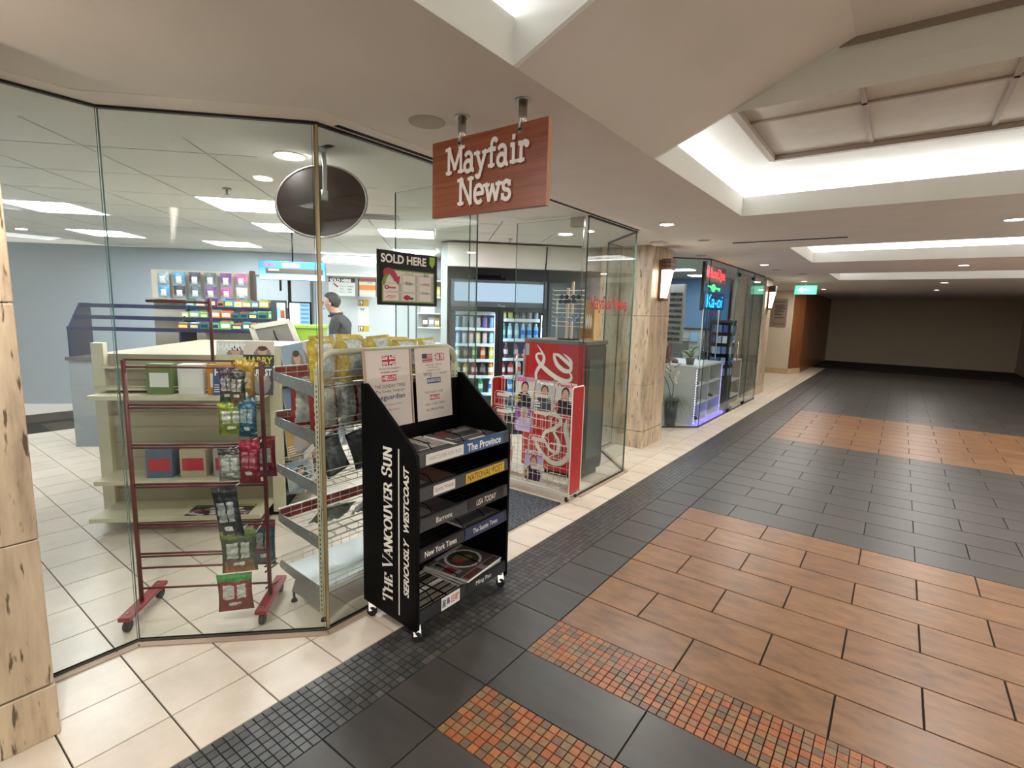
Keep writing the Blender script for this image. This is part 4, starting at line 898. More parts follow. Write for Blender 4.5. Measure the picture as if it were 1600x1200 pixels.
for z in (.24, .21, .12):
    s = MB(); s.tube([(-.02, .0, z), (.0, .13, z-.02 if z > .15 else .086)], .005, 5); s.obj('brace', MAROON, bs)
s = MB(); s.tube([(-.22, 0, 1.32), (-.22, 0, 1.62)], .008, 6); s.tube([(-.22, 0, 1.60), (-.5, 0, 1.60)], .008, 6); s.obj('card_holder', MAROON, bs)
def hook(x, z, y1):
    s = MB(); s.tube([(x, 0, z), (x, y1*.6, z+.004), (x, y1, z+.02)], .003, 5); s.obj('hook', WIRE, bs)
def pouch_paint(main, panel, strip, bottom):
    def f(s, t, side):
        if t > .93: return mixc(strip, '#ffffff', .15)
        if t > .80: return strip
        if abs(s) > .84: return mixc(main, '#000000', .25)
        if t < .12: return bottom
        if abs(s) < .66 and .36 < t < .74: return mixc(panel, '#ffffff', .45 if int(t*34) % 2 else .2) if abs(s+.02) > .08 else main
        if abs(s) < .3 and .17 < t < .27: return '#d8d6d0'
        if t < .34: return mixc(bottom, main, .4)
        return main
    return f
PCH = [('gold pouch', 398-14, 600, 26, 60, ('#a87d1e', '#8d6a3a', '#b58a26', '#6a5a45'), .03), ('purple and grey pouch', 357, 606, 20, 46, ('#4a3448', '#807a7c', '#2f2430', '#355a38'), .02), ('brown pouch with a window', 372, 607, 20, 46, ('#3a3734', '#8a7c74', '#2e2c2b', '#7a5238'), .05),
       ('lime green pouch', 364, 656, 34, 45, ('#7f8a2c', '#9c9a8e', '#8a952e', '#7f8a2c'), .02), ('bright blue pouch', 388, 655, 24, 55, ('#2a6480', '#6a7f8a', '#27566e', '#1f4a61'), .05),
       ('silver pouch', 362, 728, 30, 46, ('#8f8d86', '#a7a59d', '#3a3330', '#85837c'), .02), ('crimson pouch with a green badge', 391, 723, 28, 60, ('#8d1f33', '#8a1a30', '#a02038', '#7a1a2c'), .02), ('red and white pouch', 414, 716, 32, 58, ('#a32236', '#b9b3ad', '#a8243a', '#7f2a52'), -.10),
       ('black pouch', 364, 804, 34, 78, ('#2a2c31', '#77797b', '#1b1c20', '#3b3c40'), .03), ('olive green nut pouch', 376, 862, 46, 62, ('#3d4a38', '#8a8a80', '#5c6b32', '#9a5c38'), .03), ('teal pouch', 414, 848, 30, 68, ('#38606b', '#87898a', '#7a3a44', '#3d5f6a'), -.12), ('red and green pouch', 370, 925, 46, 56, ('#8a2d22', '#a9a59a', '#2f8a3a', '#7a2a22'), .02)]
for k, (nm, px, py, wp, hp, cols, dy) in enumerate(PCH):
    v = 2.60-dy if dy > 0 else 2.69-dy
    u, z = uz(px, py+hp/2, v); W = wp/F_PX*v*1.05; H = hp/F_PX*v*1.05
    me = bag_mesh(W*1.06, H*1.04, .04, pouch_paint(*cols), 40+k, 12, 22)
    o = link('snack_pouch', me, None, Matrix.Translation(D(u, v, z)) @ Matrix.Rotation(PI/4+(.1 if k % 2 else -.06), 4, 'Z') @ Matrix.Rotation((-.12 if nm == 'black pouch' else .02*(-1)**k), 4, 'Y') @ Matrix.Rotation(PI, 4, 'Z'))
    tag(o, nm+' hanging on the dark red bag stand', 'snack bag', 'pouches on the dark red stand')
    hook(u+.865, z+H-.012, v-2.69)
# ---------------------------------------------------------------- cream magazine gondola
mg = thing('magazine_gondola', 'cream magazine gondola with end shelves and slatted side', 'shelf unit', D(-1.15, 3.98), PI/4)
s = MB(); s.box(-1.25, -.03, .02, 1.75, 0, .085); s.obj('kick_plate', BLACK, mg)
s = MB(); s.box(-1.25, -.035, .05, 1.75, .085, 1.22); s.obj('core_panel', M('taupe_panel', '#9a8f78', .6), mg)
for x in (-.04, -1.21):
    s = MB(); s.box(x-.04, x+.04, 0, .05, .03, 1.30); s.obj('end_post', CREAMM, mg, bevel=.003)
for k in range(9): s = MB(); s.box(-1.17, -.08, .046, .05, .12+.115*k, .225+.115*k); s.obj('slat', M('taupe_slat', '#a89c82', .6), mg)
for k in range(10): s = MB(); s.box(-.035, -.022, .06, 1.73, .10+.112*k, .20+.112*k); s.obj('slat', M('dark_slat', '#5c554c', .6), mg)
ENDZ = [.10, .335, .93]
for z in ENDZ: s = MB(); s.box(-1.17, -.08, -.30 if z < .2 else -.22, .05, z, z+.03); s.obj('end_shelf', CREAMM, mg, bevel=.002)
for zt_ in (.98, 1.12):
    s = MB(); s.box(-1.17, -.08, -.10+.08*(zt_ > 1), .0+.05, zt_, zt_+.012); s.tube([(-1.17, -.12+.08*(zt_ > 1), zt_+.03), (-.08, -.12+.08*(zt_ > 1), zt_+.03)], .003, 5); s.obj('display_ledge', CREAMM, mg)
def cover(bg, word, wc, seed, ph=None):
    r = random.Random(seed); cv = Canvas(30, 38, bg)
    cv.ell(.62, .42, .3, .4, ph or '#8a7d78').ell(.62, .62, .14, .17, '#c4a08a').ell(.62, .74, .15, .09, '#4b3a30').lines(.04, .08, .42, .4, 4, wc, r)
    return cv
r4 = random.Random(9)
EM = [(362, 545, '#d9d4cf', 'HARRY', '#f4f2ee', 'pale magazine with white HARRY masthead'), (404, 545, '#d8c8bb', '', '#c77', 'pale magazine beside the HARRY cover'),
      (363, 566, '#b9bbb0', 'HARRY', '#c9bf50', 'magazine with a yellow HARRY masthead'), (405, 566, '#33322e', 'HARRY', '#cfc53a', 'black magazine with yellow masthead'),
      (361, 584, '#3a557f', 'HARRY', '#e9e9e6', 'blue magazine with white HARRY masthead'), (405, 584, '#3b3d40', 'HARRY ST', '#ecebe8', 'dark magazine with HARRY ST masthead')]
for k, (px, py, bg, word, wc, lb) in enumerate(EM):
    v = 3.98-.02-.05*(k//2); u, z = uz(px, py, v); top = z+.055; W = .21
    base = 1.132 if k < 2 else (.992 if k < 4 else .962)
    H = max(.2, min(.27, top-base))
    o = sheet('magazine', cover(bg, word, wc, 60+k), W, H, None, Matrix.Translation(D(u, v-.02*(k//2), top-H/2)) @ Matrix.Rotation(PI/4, 4, 'Z') @ Matrix.Rotation(-.12, 4, 'X') @ FRONT, .005)
    tag(o, lb+' on the gondola end', 'magazine', 'magazines on the gondola end')
    if word: txt('masthead', word, W*.9, .05, M('ink'+wc, wc, .5), o, Matrix.Translation((0, H/2-.04, .0006)), 0, bold=.03)
v = 3.86; u, z = uz(386, 782, v); cv = Canvas(40, 24, '#35302f'); [cv.ell(r4.random(), r4.random()*.7, .06, .08, r4.choice(['#b9a79c', '#8a6f68', '#6e2f35', '#d0c6bf'])) for _ in range(30)]; cv.rect(0, .8, 1, 1, '#4e5a3a').rect(.6, .83, .97, .97, '#b9c24a')
tag(sheet('magazine', cv, .42, .20, None, Matrix.Translation(D(-1.52, 3.78, .131+.004)) @ Matrix.Rotation(PI/4, 4, 'Z'), .004), 'magazine with a crowd photo lying on the lowest end shelf', 'magazine', 'magazines on the gondola end')
for k, (x, c, lb) in enumerate(((-.17, '#c9b27a', 'tan'), (-.36, '#c07a2a', 'orange'), (-.55, '#d8d4cc', 'white'), (-.75, '#6a7d4a', 'green'))):
    s = MB(); s.box(-.08, .08, -.045, .045, 0, .21, 0, c); s.box(-.06, .06, -.0462, -.045, .05, .15, 0, '#e2ddd2'); o = s.obj('carton', PRINT, None, Matrix.Translation(D(-1.15+x, 3.98-.10, .961)) @ Matrix.Rotation(PI/4, 4, 'Z')); tag(o, '%s carton on the upper end shelf of the magazine gondola' % lb, 'carton', 'cartons on the gondola end')
for k, (x, c, lb) in enumerate(((-.16, '#d9d6d2', 'white'), (-.34, '#9c9a94', 'grey'), (-.56, '#b3a488', 'beige'), (-.78, '#5a6a7a', 'blue'))):
    s = MB(); s.box(-.085, .085, -.06, .06, 0, .20, 0, c); s.box(-.07, .07, -.0612, -.06, .05, .14, 0, '#b43a44'); o = s.obj('carton', PRINT, None, Matrix.Translation(D(-1.15+x, 3.98-.10, .366)) @ Matrix.Rotation(PI/4, 4, 'Z')); tag(o, '%s carton with a red label on the middle end shelf of the magazine gondola' % lb, 'carton', 'cartons on the gondola end')
COVB = ['#8fa3b5', '#b7bcc6', '#c9c2b8', '#6d7f99', '#a58b86', '#3d3f4a', '#b08f5a', '#8a3f3c', '#5d6b58']
for ti, (z, hh) in enumerate(((1.0, .30), (.70, .27), (.42, .24), (.15, .22))):
    s = MB(); s.box(-.022, .132, .08, 1.72, z-.012, z); s.box(.128, .132, .08, 1.72, z, z+.05); s.obj('pocket_shelf', M('clear_grey', '#8d8b86', .3), mg)
    for k in range(10):
        c = COVB[(k*2+ti*3) % 9]; vv = .18+.152*k
        o = sheet('magazine', cover(c, '', r4.choice(['#e9e6e0', '#d8b84a', '#c9c6c0']), 80+ti*9+k, r4.choice(['#7a3f3a', '#4b4a52', '#8d7a6a', '#a7a3a0'])), .215, hh, None,
                  Matrix.Translation(D(-1.15+.035+.03, 3.98+vv, z+hh/2+.002)) @ Matrix.Rotation(PI/4, 4, 'Z') @ Matrix.Rotation(-.55, 4, 'Z') @ Matrix.Rotation(.10 if ti < 2 else .0, 4, 'X') @ EAST @ Matrix.Rotation(-.14, 4, 'X'), .012)
        tag(o, 'magazine in the %s tier of the gondola side, %s from the cream end post' % (['top', 'second', 'third', 'lowest'][ti], ORD[k]), 'magazine', 'magazines in the slatted gondola side')
# ---------------------------------------------------------------- counter with sweets, screens and lottery sign
ct = thing('checkout_counter', 'shop counter with navy sweet shelves in front of the blue grey wall', 'counter', D(-2.2, 6.1), PI/4)
s = MB(); s.box(-1.7, 1.15, 0, .58, 0, .95); s.obj('body', M('counter_grey', '#8a8d8e', .5), ct); s = MB(); s.box(-1.72, 1.17, -.02, .6, .95, .985); s.obj('worktop', M('worktop', '#5a5550', .35), ct)
NAVY = M('navy_shelf', '#1b2140', .4)
SZ = [1.30, 1.42, 1.545]
for i, z in enumerate(SZ): s = MB(); s.box(-1.7, .45, .02+.11*i, .16+.11*i, z-.02, z); s.box(-1.7, .45, .015+.11*i, .02+.11*i, z-.03, z+.012); s.obj('sweet_shelf', NAVY, ct)
for x in (-1.7, -.6, .43): s = MB(); s.prism([(.02, .985), (.4, .985), (.4, 1.56), (.24, 1.56), (.02, 1.28)], .02, axis='x', o=x); s.obj('shelf_end', NAVY, ct)
SWC = ['#3b7a4a', '#2e4f96', '#c9b03a', '#a8324a', '#d6d6d0', '#4b9aa8', '#6a3a80', '#c77a2e', '#76b25a']
n_ = 0
for i, z in enumerate(SZ):
    x = -.62; kk = -1
    while x < .38:
        kk += 1
        wd = r4.uniform(.07, .12); c = r4.choice(SWC); hgt = r4.uniform(.06, .095); s = MB()
        s.box(0, wd, 0, .09, 0, hgt, 0, c); s.box(wd*.12, wd*.88, -.0012, 0, hgt*.3, hgt*.75, 0, r4.choice(['#f0eee8', '#e6d66a', '#1f2b5a'])); s.box(wd*.1, wd*.9, .012, .08, hgt, hgt+.012, 0, r4.choice(SWC))
        o = s.obj('sweet_box', PRINT, None, Matrix.Translation(D(-2.2, 6.1)) @ Matrix.Rotation(PI/4, 4, 'Z') @ Matrix.Translation((x, .04+.11*i, z+.0005)))
        n_ += 1; tag(o, 'small sweet box, %s from the left on the %s navy shelf' % (ORD[kk], ['lowest', 'middle', 'top'][i]), 'sweet box', 'sweet boxes on the navy shelves'); x += wd+.008
# hanging packets above the sweets
hr = thing('packet_rack', 'cream pegboard rack of hanging packets above the sweet shelves', 'rack', D(-2.55, 6.55, .985), PI/4)
s = MB(); s.box(-.75, .36, .1, .12, .0, .98); s.obj('pegboard', M('peg_cream', '#cfc6b2', .6), hr); s = MB(); s.box(.34, .38, .06, .14, .55, 1.0); s.obj('side_rail', M('dark_rail', '#4a3734', .5), hr)
s = MB(); s.box(-.75, .36, -.08, .1, .64, .655); s.obj('ledge', M('ledge_grey', '#a8a39a', .5), hr)
PKC = ['#5a9ec4', '#7a4a86', '#c9ccc9', '#3a3f4a', '#b96a94', '#9cb0b8', '#5f6d70', '#d8d2c6']
for j in range(2):
    for i in range(6):
        c = PKC[(i*3+j*5) % 8]; me = bag_mesh(.13, .16 if j else .14, .03, pouch_paint(c, '#e2e0da', c, '#8a9aa4'), 130+j*7+i, 4, 6)
        o = link('hanging_packet', me, None, Matrix.Translation(D(-2.55-.60+.17*i, 6.55+.05, .985+(.80 if j else .658))) @ Matrix.Rotation(PI/4+PI, 4, 'Z')); tag(o, 'packet, %s from the left in the %s row of the pegboard' % (ORD[i], ['lower', 'upper'][j]), 'packet', 'packets on the pegboard')
# slanted display case and touch screen
u, z = uz(425, 507, 5.95); dc = thing('display_case', 'open slanted grey display lid standing on the sweets counter', 'display case', D(u, 6.0, 1.12), PI/4)
s = MB(); s.prism([(-.20, .22), (.17, .30), (.26, .06), (-.14, .04)], .03, axis='y', o=-.05); s.obj('lid', M('lid_grey', '#7b776f', .5), dc); 
s = MB()
for a, b_ in (((-.21, .225), (.18, .305)), ((.18, .305), (.27, .055)), ((-.21, .225), (-.15, .04))): s.bar((a[0], -.055, a[1]), (b_[0], -.055, b_[1]), .05, .022, upv=(0, 1, 0))
s.obj('lid_frame', M('lid_edge', '#c4beb2', .4), dc); s = MB(); s.tube([(.02, -.07, .2), (.05, -.09, .12), (.09, -.09, .05)], .008, 6); s.box(-.05, .12, -.05, .05, -.135, .045); s.obj('stand', BLACK, dc)
u, z = uz(469, 491, 6.2); sc_ = thing('customer_screen', 'black framed customer touch screen on a pole at the counter', 'screen', D(u, 6.2, .985), PI/4)
s = MB(); s.box(-.125, .125, -.015, .03, z-.985-.14, z-.985+.14); cs = s.obj('housing', BLACK, sc_, bevel=.004)
cv = Canvas(24, 26, '#c9ced3'); cv.rect(.52, 0, 1, 1, '#6f8fb8'); [cv.rect(.55, .08+.19*k, .97, .20+.19*k, '#3f66a0') for k in range(5)]; cv.lines(.06, .1, .4, .9, 8, '#b3b9c0', r4)
sheet('display', cv, .215, .245, cs, at_front(0, -.0165, z-.985), .001, LITPRINT)
s = MB(); s.box(-.135, -.105, .035, .065, 0, .95); s.box(-.2, .0, -.05, .15, 0, .015); s.obj('pole', BLACK, sc_)
cv = Canvas(10, 24, '#d9dcd6'); cv.rect(0, .3, .4, .8, '#8ad0c0').rect(.45, .3, .95, .65, '#a8553a'); s = MB(); s.box(-.31, -.155, -.01, .05, z-.985-.13, z-.985+.15); pd = s.obj('card_reader', M('dark_teal', '#2c3a38', .5), sc_); sheet('reader_face', cv, .09, .24, pd, at_front(-.20, -.0115, z-.985), .001)
u0, z1 = uz(404, 407, 6.2); u1, _ = uz(508, 416, 6.2); bsn = thing('lottery_sign', 'lit blue lottery sign above the counter screen', 'sign', D((u0+u1)/2, 6.2, 1.872), PI/4)
Wb = u1-u0; s = MB(); s.box(-Wb/2, Wb/2, 0, .05, 0, .205); bd = s.obj('housing', M('sign_blue', '#2b5fa8', .4), bsn, bevel=.004)
cv = Canvas(44, 24, '#2f6fc4'); x, y = cv.grid(); [cv.mask(y < q, c) for q, c in ((.62, '#3a8ad8'), (.45, '#56a6e4'), (.3, '#78bdec'), (.18, '#93cdf0'))]; cv.rect(.09, .34, .98, .64, '#1d2a3a').rect(.10, .37, .97, .61, '#4a3a2c').rect(.14, .52, .3, .58, '#e8e4dc').rect(.33, .72, .62, .9, '#dfe9f2').rect(.62, .06, .97, .2, '#dcecf6')
fc = sheet('sign_face', cv, Wb-.01, .195, bd, at_front(0, -.0015, .1025), .001, LITPRINT); txt('sign_lettering', 'Keno', .13, .035, M('sign_red', '#d0402e', .5), fc, Matrix.Translation((-Wb/2+.12, .063, .001)), 0, bold=.03)
s = MB(); s.box(-.15, -.13, .02, .04, -.12, 0); s.tube([(0, .025, .205), (0, .025, SHELLZ-1.872)], .008, 6); s.obj('hanger', BLACK, bsn)
u, z = uz(482, 514, 6.05); gb = thing('green_bin', 'lime green plastic bin on the counter beside the clerk', 'bin', D(u, 6.2, .985), PI/4)
s = MB(); s.prism([(-.12, 0), (.12, 0), (.15, z-.985), (-.15, z-.985)], .2, axis='y', o=-.1); s.obj('body', M('lime_plastic', '#8fb53c', .4), gb); s = MB(); s.box(-.165, .165, -.115, .115, z-.985, z-.985+.045); s.obj('rim', M('lime_plastic'), gb, bevel=.01)
# flush door in the back wall
dr = MB(); dr.box(-2.80, -2.0, -.03, -.002, 0, 2.02); do = struct(dr.obj('door_3', M('door_grey', '#a3acb2', .55))); do.location = D(0, VB); do.rotation_euler = (0, 0, PI/4)
s = MB()
for a in ((-2.83, -2.80, 2.04), (-2.0, -1.97, 2.04)): s.box(a[0], a[1], -.036, -.001, 0, a[2])
s.box(-2.83, -1.97, -.036, -.001, 2.02, 2.05); s.obj('door_frame', M('door_frame', '#4f5860', .5), do)
# ---------------------------------------------------------------- white wall unit at the back
wu = thing('wall_unit', 'white wall unit with a light valance and posters behind the clerk', 'wall unit', D(-.82, VB+.05), PI/4)
s = MB(); s.box(-.95, .88, -.30, -.005, 0, 1.05); s.obj('base_cabinet', WHITE, wu); s = MB(); s.box(-.95, .25, -.22, -.005, 2.10, 2.28); s.obj('top_cabinet', M('cabinet_white', '#cfd4d4', .5), wu)
s = MB(); s.box(-.95, .25, -.24, -.02, 2.29, 2.335); s.obj('strip_lamp', emission('strip_lamp', '#f2f6ff', 2.5), wu); s = MB(); s.box(-.95, .25, -.235, -.22, 2.065, 2.10); s.obj('rail', WHITE, wu)
cv = Canvas(60, 36, '#c9ccc9'); cv.rect(0, .74, 1, 1, '#2b2b2c').rect(.12, .1, .96, .68, '#c4c7c4').line(.2, .66, .34, .5, .07, '#8a2a3a').lines(.42, .15, .66, .6, 3, '#a9acaa', r4).lines(.72, .15, .94, .6, 3, '#8a8d8c', r4)
p = sheet('poster', cv, .40, .28, wu, at_front(-.67, -.226, 1.90), .004); txt('poster_lettering', 'SOLD HERE', .32, .05, INKW, p, Matrix.Translation((-.02, .10, .001)), 0, bold=.03)
cv = Canvas(30, 28, '#c7bfb0'); cv.rect(0, 0, .06, 1, '#222').rect(.94, 0, 1, 1, '#222').rect(.08, .35, .92, .65, '#c47a3c').rect(.08, .82, .92, 1, '#8a4a42').lines(.5, .68, .9, .8, 2, '#7a5a4a', r4); sheet('poster', cv, .29, .28, wu, at_front(-.28, -.226, 1.90), .004)
for zz in (1.66, 1.245):
    cv = Canvas(20, 12, '#c9a637'); cv.rect(0, .05, .48, .95, '#5a4420'); p = sheet('age_sign', cv, .17, .10, wu, at_front(-.38, -.004, zz), .003); txt('age_number', '19', .06, .07, INKW, p, Matrix.Translation((-.042, 0, .001)), 0, bold=.02)
cv = Canvas(24, 44, '#cdd0ce'); [cv.rect(r4.random()*.8, .55+r4.random()*.35, r4.random()*.2+.5, .62+r4.random()*.35, '#8b8f8f') for _ in range(5)]; sheet('price_card', cv, .17, .30, wu, at_front(-.38, -.004, 1.45), .003)
s = MB()
for x in (.34, .47): s.box(x-.012, x+.012, -.02, -.004, 1.1, 2.0)
s.obj('shelf_rail', M('rail_dark', '#4f5355', .5), wu)
for k, zz in enumerate((1.30, 1.53, 1.79, 2.05)): s = MB(); s.box(.50, .87, -.25, -.005, zz-.02, zz); s.obj('shelf', M('shelf_white', '#c8cccb', .5), wu)
for k, (x, zz, w_, h_, c) in enumerate(((.62, 1.30, .09, .16, '#5a4a3a'), (.72, 1.30, .09, .17, '#8d8f95'), (.81, 1.30, .08, .15, '#a8873a'), (.66, 1.53, .22, .09, '#d8d2c8'), (.64, 1.79, .10, .18, '#a7a5a0'), (.76, 1.79, .09, .2, '#cfcdc8'), (.83, 1.79, .05, .16, '#b9a83c'), (.70, 2.05, .2, .1, '#d2d2cc'))):
    s = MB(); s.box(-w_/2, w_/2, -.06, .06, 0, h_, 0, c); s.box(-w_*.4, w_*.4, -.0612, -.06, h_*.3, h_*.7, 0, '#e6e2da'); o = s.obj('carton', PRINT, None, Matrix.Translation(D(-.82, VB+.05)) @ Matrix.Rotation(PI/4, 4, 'Z') @ Matrix.Translation((x, -.13, zz+.0004)))
    tag(o, 'carton on the %s white wall shelf, %s from the left, beside the fridge' % (['lowest', 'second', 'third', 'highest'][[1.30, 1.53, 1.79, 2.05].index(zz)], ORD[[0, 1, 2, 0, 0, 1, 2, 0][k]]), 'carton', 'cartons on the white wall shelves')
# ---------------------------------------------------------------- double door fridge and its drinks
FU, FV = .16, 6.5
fr = thing('drinks_fridge', 'black two door drinks fridge with a lit white header', 'fridge', D(FU, FV), PI/4)
FWD, FD = 1.21, .72; BL = M('fridge_black', '#17181a', .35); GR = M('fridge_grey', '#3a3d40', .4)
for nm, a in (('side_wall', (0, .034, .045, FD, .08, 1.97)), ('side_wall', (FWD-.034, FWD, .045, FD, .08, 1.97)), ('back_wall', (.034, FWD-.034, FD-.04, FD, .08, 1.97)), ('top_box', (.06, FWD-.06, .05, FD-.04, 1.60, 1.97)), ('base', (0, FWD, .02, FD, 0, .14))):
    s = MB(); s.box(*a); s.obj(nm, GR if nm == 'side_wall' else BL, fr)
s = MB(); s.box(0, FWD, .0, .05, 1.64, 1.97); hb = s.obj('header', M('header_dark', '#3f464c', .4), fr); s = MB(); s.box(.04, FWD-.045, -.004, 0, 1.705, 1.935); s.obj('light_panel', emission('header_light', '#b0cbe0', .38), hb)
txt('maker_lettering', 'True', .09, .03, M('silver_ink', '#8f9498', .4), hb, at_front(FWD*.52, -.003, 1.66), 0, shear=.2)
s = MB(); s.box(.06, FWD-.06, FD-.045, FD-.04, .14, 1.6); s.obj('liner', M('fridge_liner', '#b9cdd6', .4), fr)
LED = emission('fridge_led', '#c4e2ff', 5)
for x in (.043, FWD/2-.042, FWD/2+.042, FWD-.043): s = MB(); s.box(x-.005, x+.005, .055, .075, .2, 1.55); s.obj('light_strip', LED, fr)
s = MB(); s.box(FWD/2-.035, FWD/2+.035, .02, FD-.05, .14, 1.6); s.obj('divider', BL, fr)
SHL = {0: [1.565, 1.365, 1.165, .965, .755, .53, .30], 1: [1.49, 1.235, .985, .76, .53, .30]}
for side in (0, 1):
    x0, x1 = (.065, FWD/2-.04) if side == 0 else (FWD/2+.04, FWD-.065)
    for z in SHL[side]: s = MB(); s.box(x0, x1, .10, FD-.06, z-.018, z); s.box(x0, x1, .094, .10, z-.028, z+.012); s.obj('shelf', M('fridge_shelf', '#d5e3ea', .3), fr)
    s = MB(); a, b_ = (.0, FWD/2-.003) if side == 0 else (FWD/2+.003, FWD)
    for q in ((a, a+.055, .14, 1.635), (b_-.045, b_, .14, 1.635), (a+.055, b_-.045, .14, .2), (a+.055, b_-.045, 1.585, 1.635)): s.box(q[0], q[1], -.0, .04, q[2], q[3])
    d_ = s.obj('door', BL, fr); s = MB(); s.box(a+.055, b_-.045, .012, .022, .2, 1.585); s.obj('door_glass', GLASS, d_)
def bottle_mesh(kind, c, lab, cap):
    mb = MB()
    if kind == 'can': mb.lathe([(.022, 0), (.028, .008), (.028, .135), (.022, .15), (.021, .152)], 10, cols=[c, lab, c, cap])
    elif kind == 'tall': mb.lathe([(.026, 0), (.031, .01), (.031, .06), (.031, .12), (.028, .15), (.013, .185), (.013, .205)], 10, cols=[c, c, lab, c, c, cap])
    elif kind == 'round': mb.lathe([(.03, 0), (.038, .01), (.038, .05), (.038, .11), (.03, .145), (.018, .165), (.018, .185)], 10, cols=[c, c, lab, c, c, cap])
    else: mb.box(-.032, .032, -.03, .03, 0, .10, 0, c); mb.box(-.025, .025, -.0312, -.03, .02, .08, 0, lab)
    return mb.mesh(kind, [PLASTIC])
ROWS = {(0, 0): [], 
        (0, 1): [('can', '#b9c2c6', '#8fa2ab', '#c8ccce', 'silver can')]*3+[('can', '#3f464c', '#a8adb0', '#c8ccce', 'grey can'), ('can', '#5d3f93', '#8a6fc0', '#c8ccce', 'purple can'), ('can', '#2a62b0', '#8fb4dc', '#c8ccce', 'blue can')],
        (0, 2): [('can', '#2f62a8', '#b9c9dc', '#c8ccce', 'blue can')]*2+[('can', '#a03a44', '#c9b0a8', '#c8ccce', 'dark red can'), ('can', '#a8a05a', '#c9c4a0', '#c8ccce', 'olive can'), ('can', '#c23a34', '#d8c8c0', '#c8ccce', 'red can'), ('can', '#6fa9c4', '#a8cbd8', '#c8ccce', 'pale blue can')],
        (0, 3): [('tall', '#a9ad8a', '#d6d8cc', '#4b5548', 'pale bottle'), ('tall', '#4a3a30', '#8a7a6c', '#2a2422', 'brown bottle'), ('tall', '#4f9a4a', '#a8d08a', '#3058a0', 'green bottle'), ('tall', '#c25a2e', '#e0b090', '#3058a0', 'orange bottle'), ('tall', '#c9cf3a', '#e2e6a0', '#2a4fa0', 'yellow bottle')],
        (0, 4): [('round', '#7fae4a', '#d8dccc', '#4f8a3a', 'green juice bottle'), ('round', '#c98a2e', '#e0d0b0', '#c96a2a', 'amber juice bottle'), ('round', '#8e2a2e', '#c9a8a4', '#7a2024', 'dark red juice bottle'), ('round', '#3a2a2c', '#7a6a6a', '#2a2020', 'dark juice bottle'), ('round', '#d08a2a', '#dfe3e0', '#c9902a', 'orange juice bottle')],
        (0, 5): [('round', '#a83a34', '#d0b0a8', '#8a2a2a', 'red juice bottle'), ('round', '#5a8a4a', '#c0d0b0', '#4a7a3a', 'leaf green bottle'), ('tall', '#2f9a6a', '#b0d8c4', '#e6e6e6', 'jade bottle'), ('tall', '#c9d8dc', '#3a6fb0', '#e6e6e6', 'clear bottle')],
        (1, 0): [('carton', '#c9b845', '#e6e0a8', '#fff', 'yellow carton')]*2+[('tall', '#a8a4a8', '#7a6a70', '#e8e8e8', 'grey bottle')]*2+[('can', '#8a949a', '#c8ced2', '#c8ccce', 'grey can')]*2,
        (1, 1): [('tall', '#4aa89a', '#b0d8d0', '#e8eeee', 'teal bottle')]+[('tall', '#9cc4d8', '#dcecf4', '#eef4f6', 'clear water bottle')]*2+[('tall', '#7fb0d4', '#2f6fc0', '#eef4f6', 'blue labelled water bottle')]*3,
        (1, 2): [('tall', '#5a3f4a', '#e0c0cc', '#e0a8b8', 'pink labelled bottle'), ('tall', '#a85a7a', '#dfc6d8', '#3058b0', 'rose bottle'), ('tall', '#8a6fa8', '#c8b8dc', '#3058b0', 'violet bottle'), ('tall', '#c98a4a', '#e4d4b8', '#2f4fa8', 'amber bottle')],
        (1, 3): [('round', '#b5323f', '#e0c8c8', '#a02a38', 'red tea bottle')]*2+[('tall', '#c4bcc8', '#c8564a', '#2f55b0', 'white blue-capped bottle')]*3,
        (1, 4): [('tall', '#3f7fc4', '#a8cfee', '#dfe9f2', 'blue water bottle')]*5}
bcache = {}
for (side, r), items in ROWS.items():
    if not items: continue
    x0, x1 = (.095, FWD/2-.075) if side == 0 else (FWD/2+.075, FWD-.10); z = SHL[side][r]
    for k, (kd, c, lab, cap, nm) in enumerate(items):
        key = (kd, c, lab, cap)
        if key not in bcache: bcache[key] = bottle_mesh(*key)
        x = x0+(x1-x0)*(k+.3*(len(items) < 5))/max(1, len(items)-1+.3*(len(items) < 5)) if len(items) > 1 else (x0+x1)/2
        for dep in (0, 1):
            if dep and k % 2: continue
            o = link('drink_bottle' if kd in ('tall', 'round') else ('drink_can' if kd == 'can' else 'drink_carton'), bcache[key], None, Matrix.Translation(D(FU, FV)) @ Matrix.Rotation(PI/4, 4, 'Z') @ Matrix.Translation((x, .145+.09*dep, z+.0005)))
            tag(o, '%s, %s from left, %s shelf of the fridge %s door%s' % (nm, ORD[k], ORD[r], ['left', 'right'][side], ', rear row' if dep else ''), 'bottle' if kd in ('tall', 'round') else ('can' if kd == 'can' else 'carton'), 'drinks in the fridge')
bx = thing('black_crate', 'black crates stacked on top of the drinks fridge', 'crate', D(FU+.5, FV+.3, 1.97), PI/4); s = MB(); s.box(-.2, .2, -.15, .15, 0, .045); s.obj('tray', BLACK, bx, bevel=.006); s = MB(); s.box(-.17, .14, -.13, .13, .046, .075); s.obj('tray', BLACK, bx, bevel=.006)
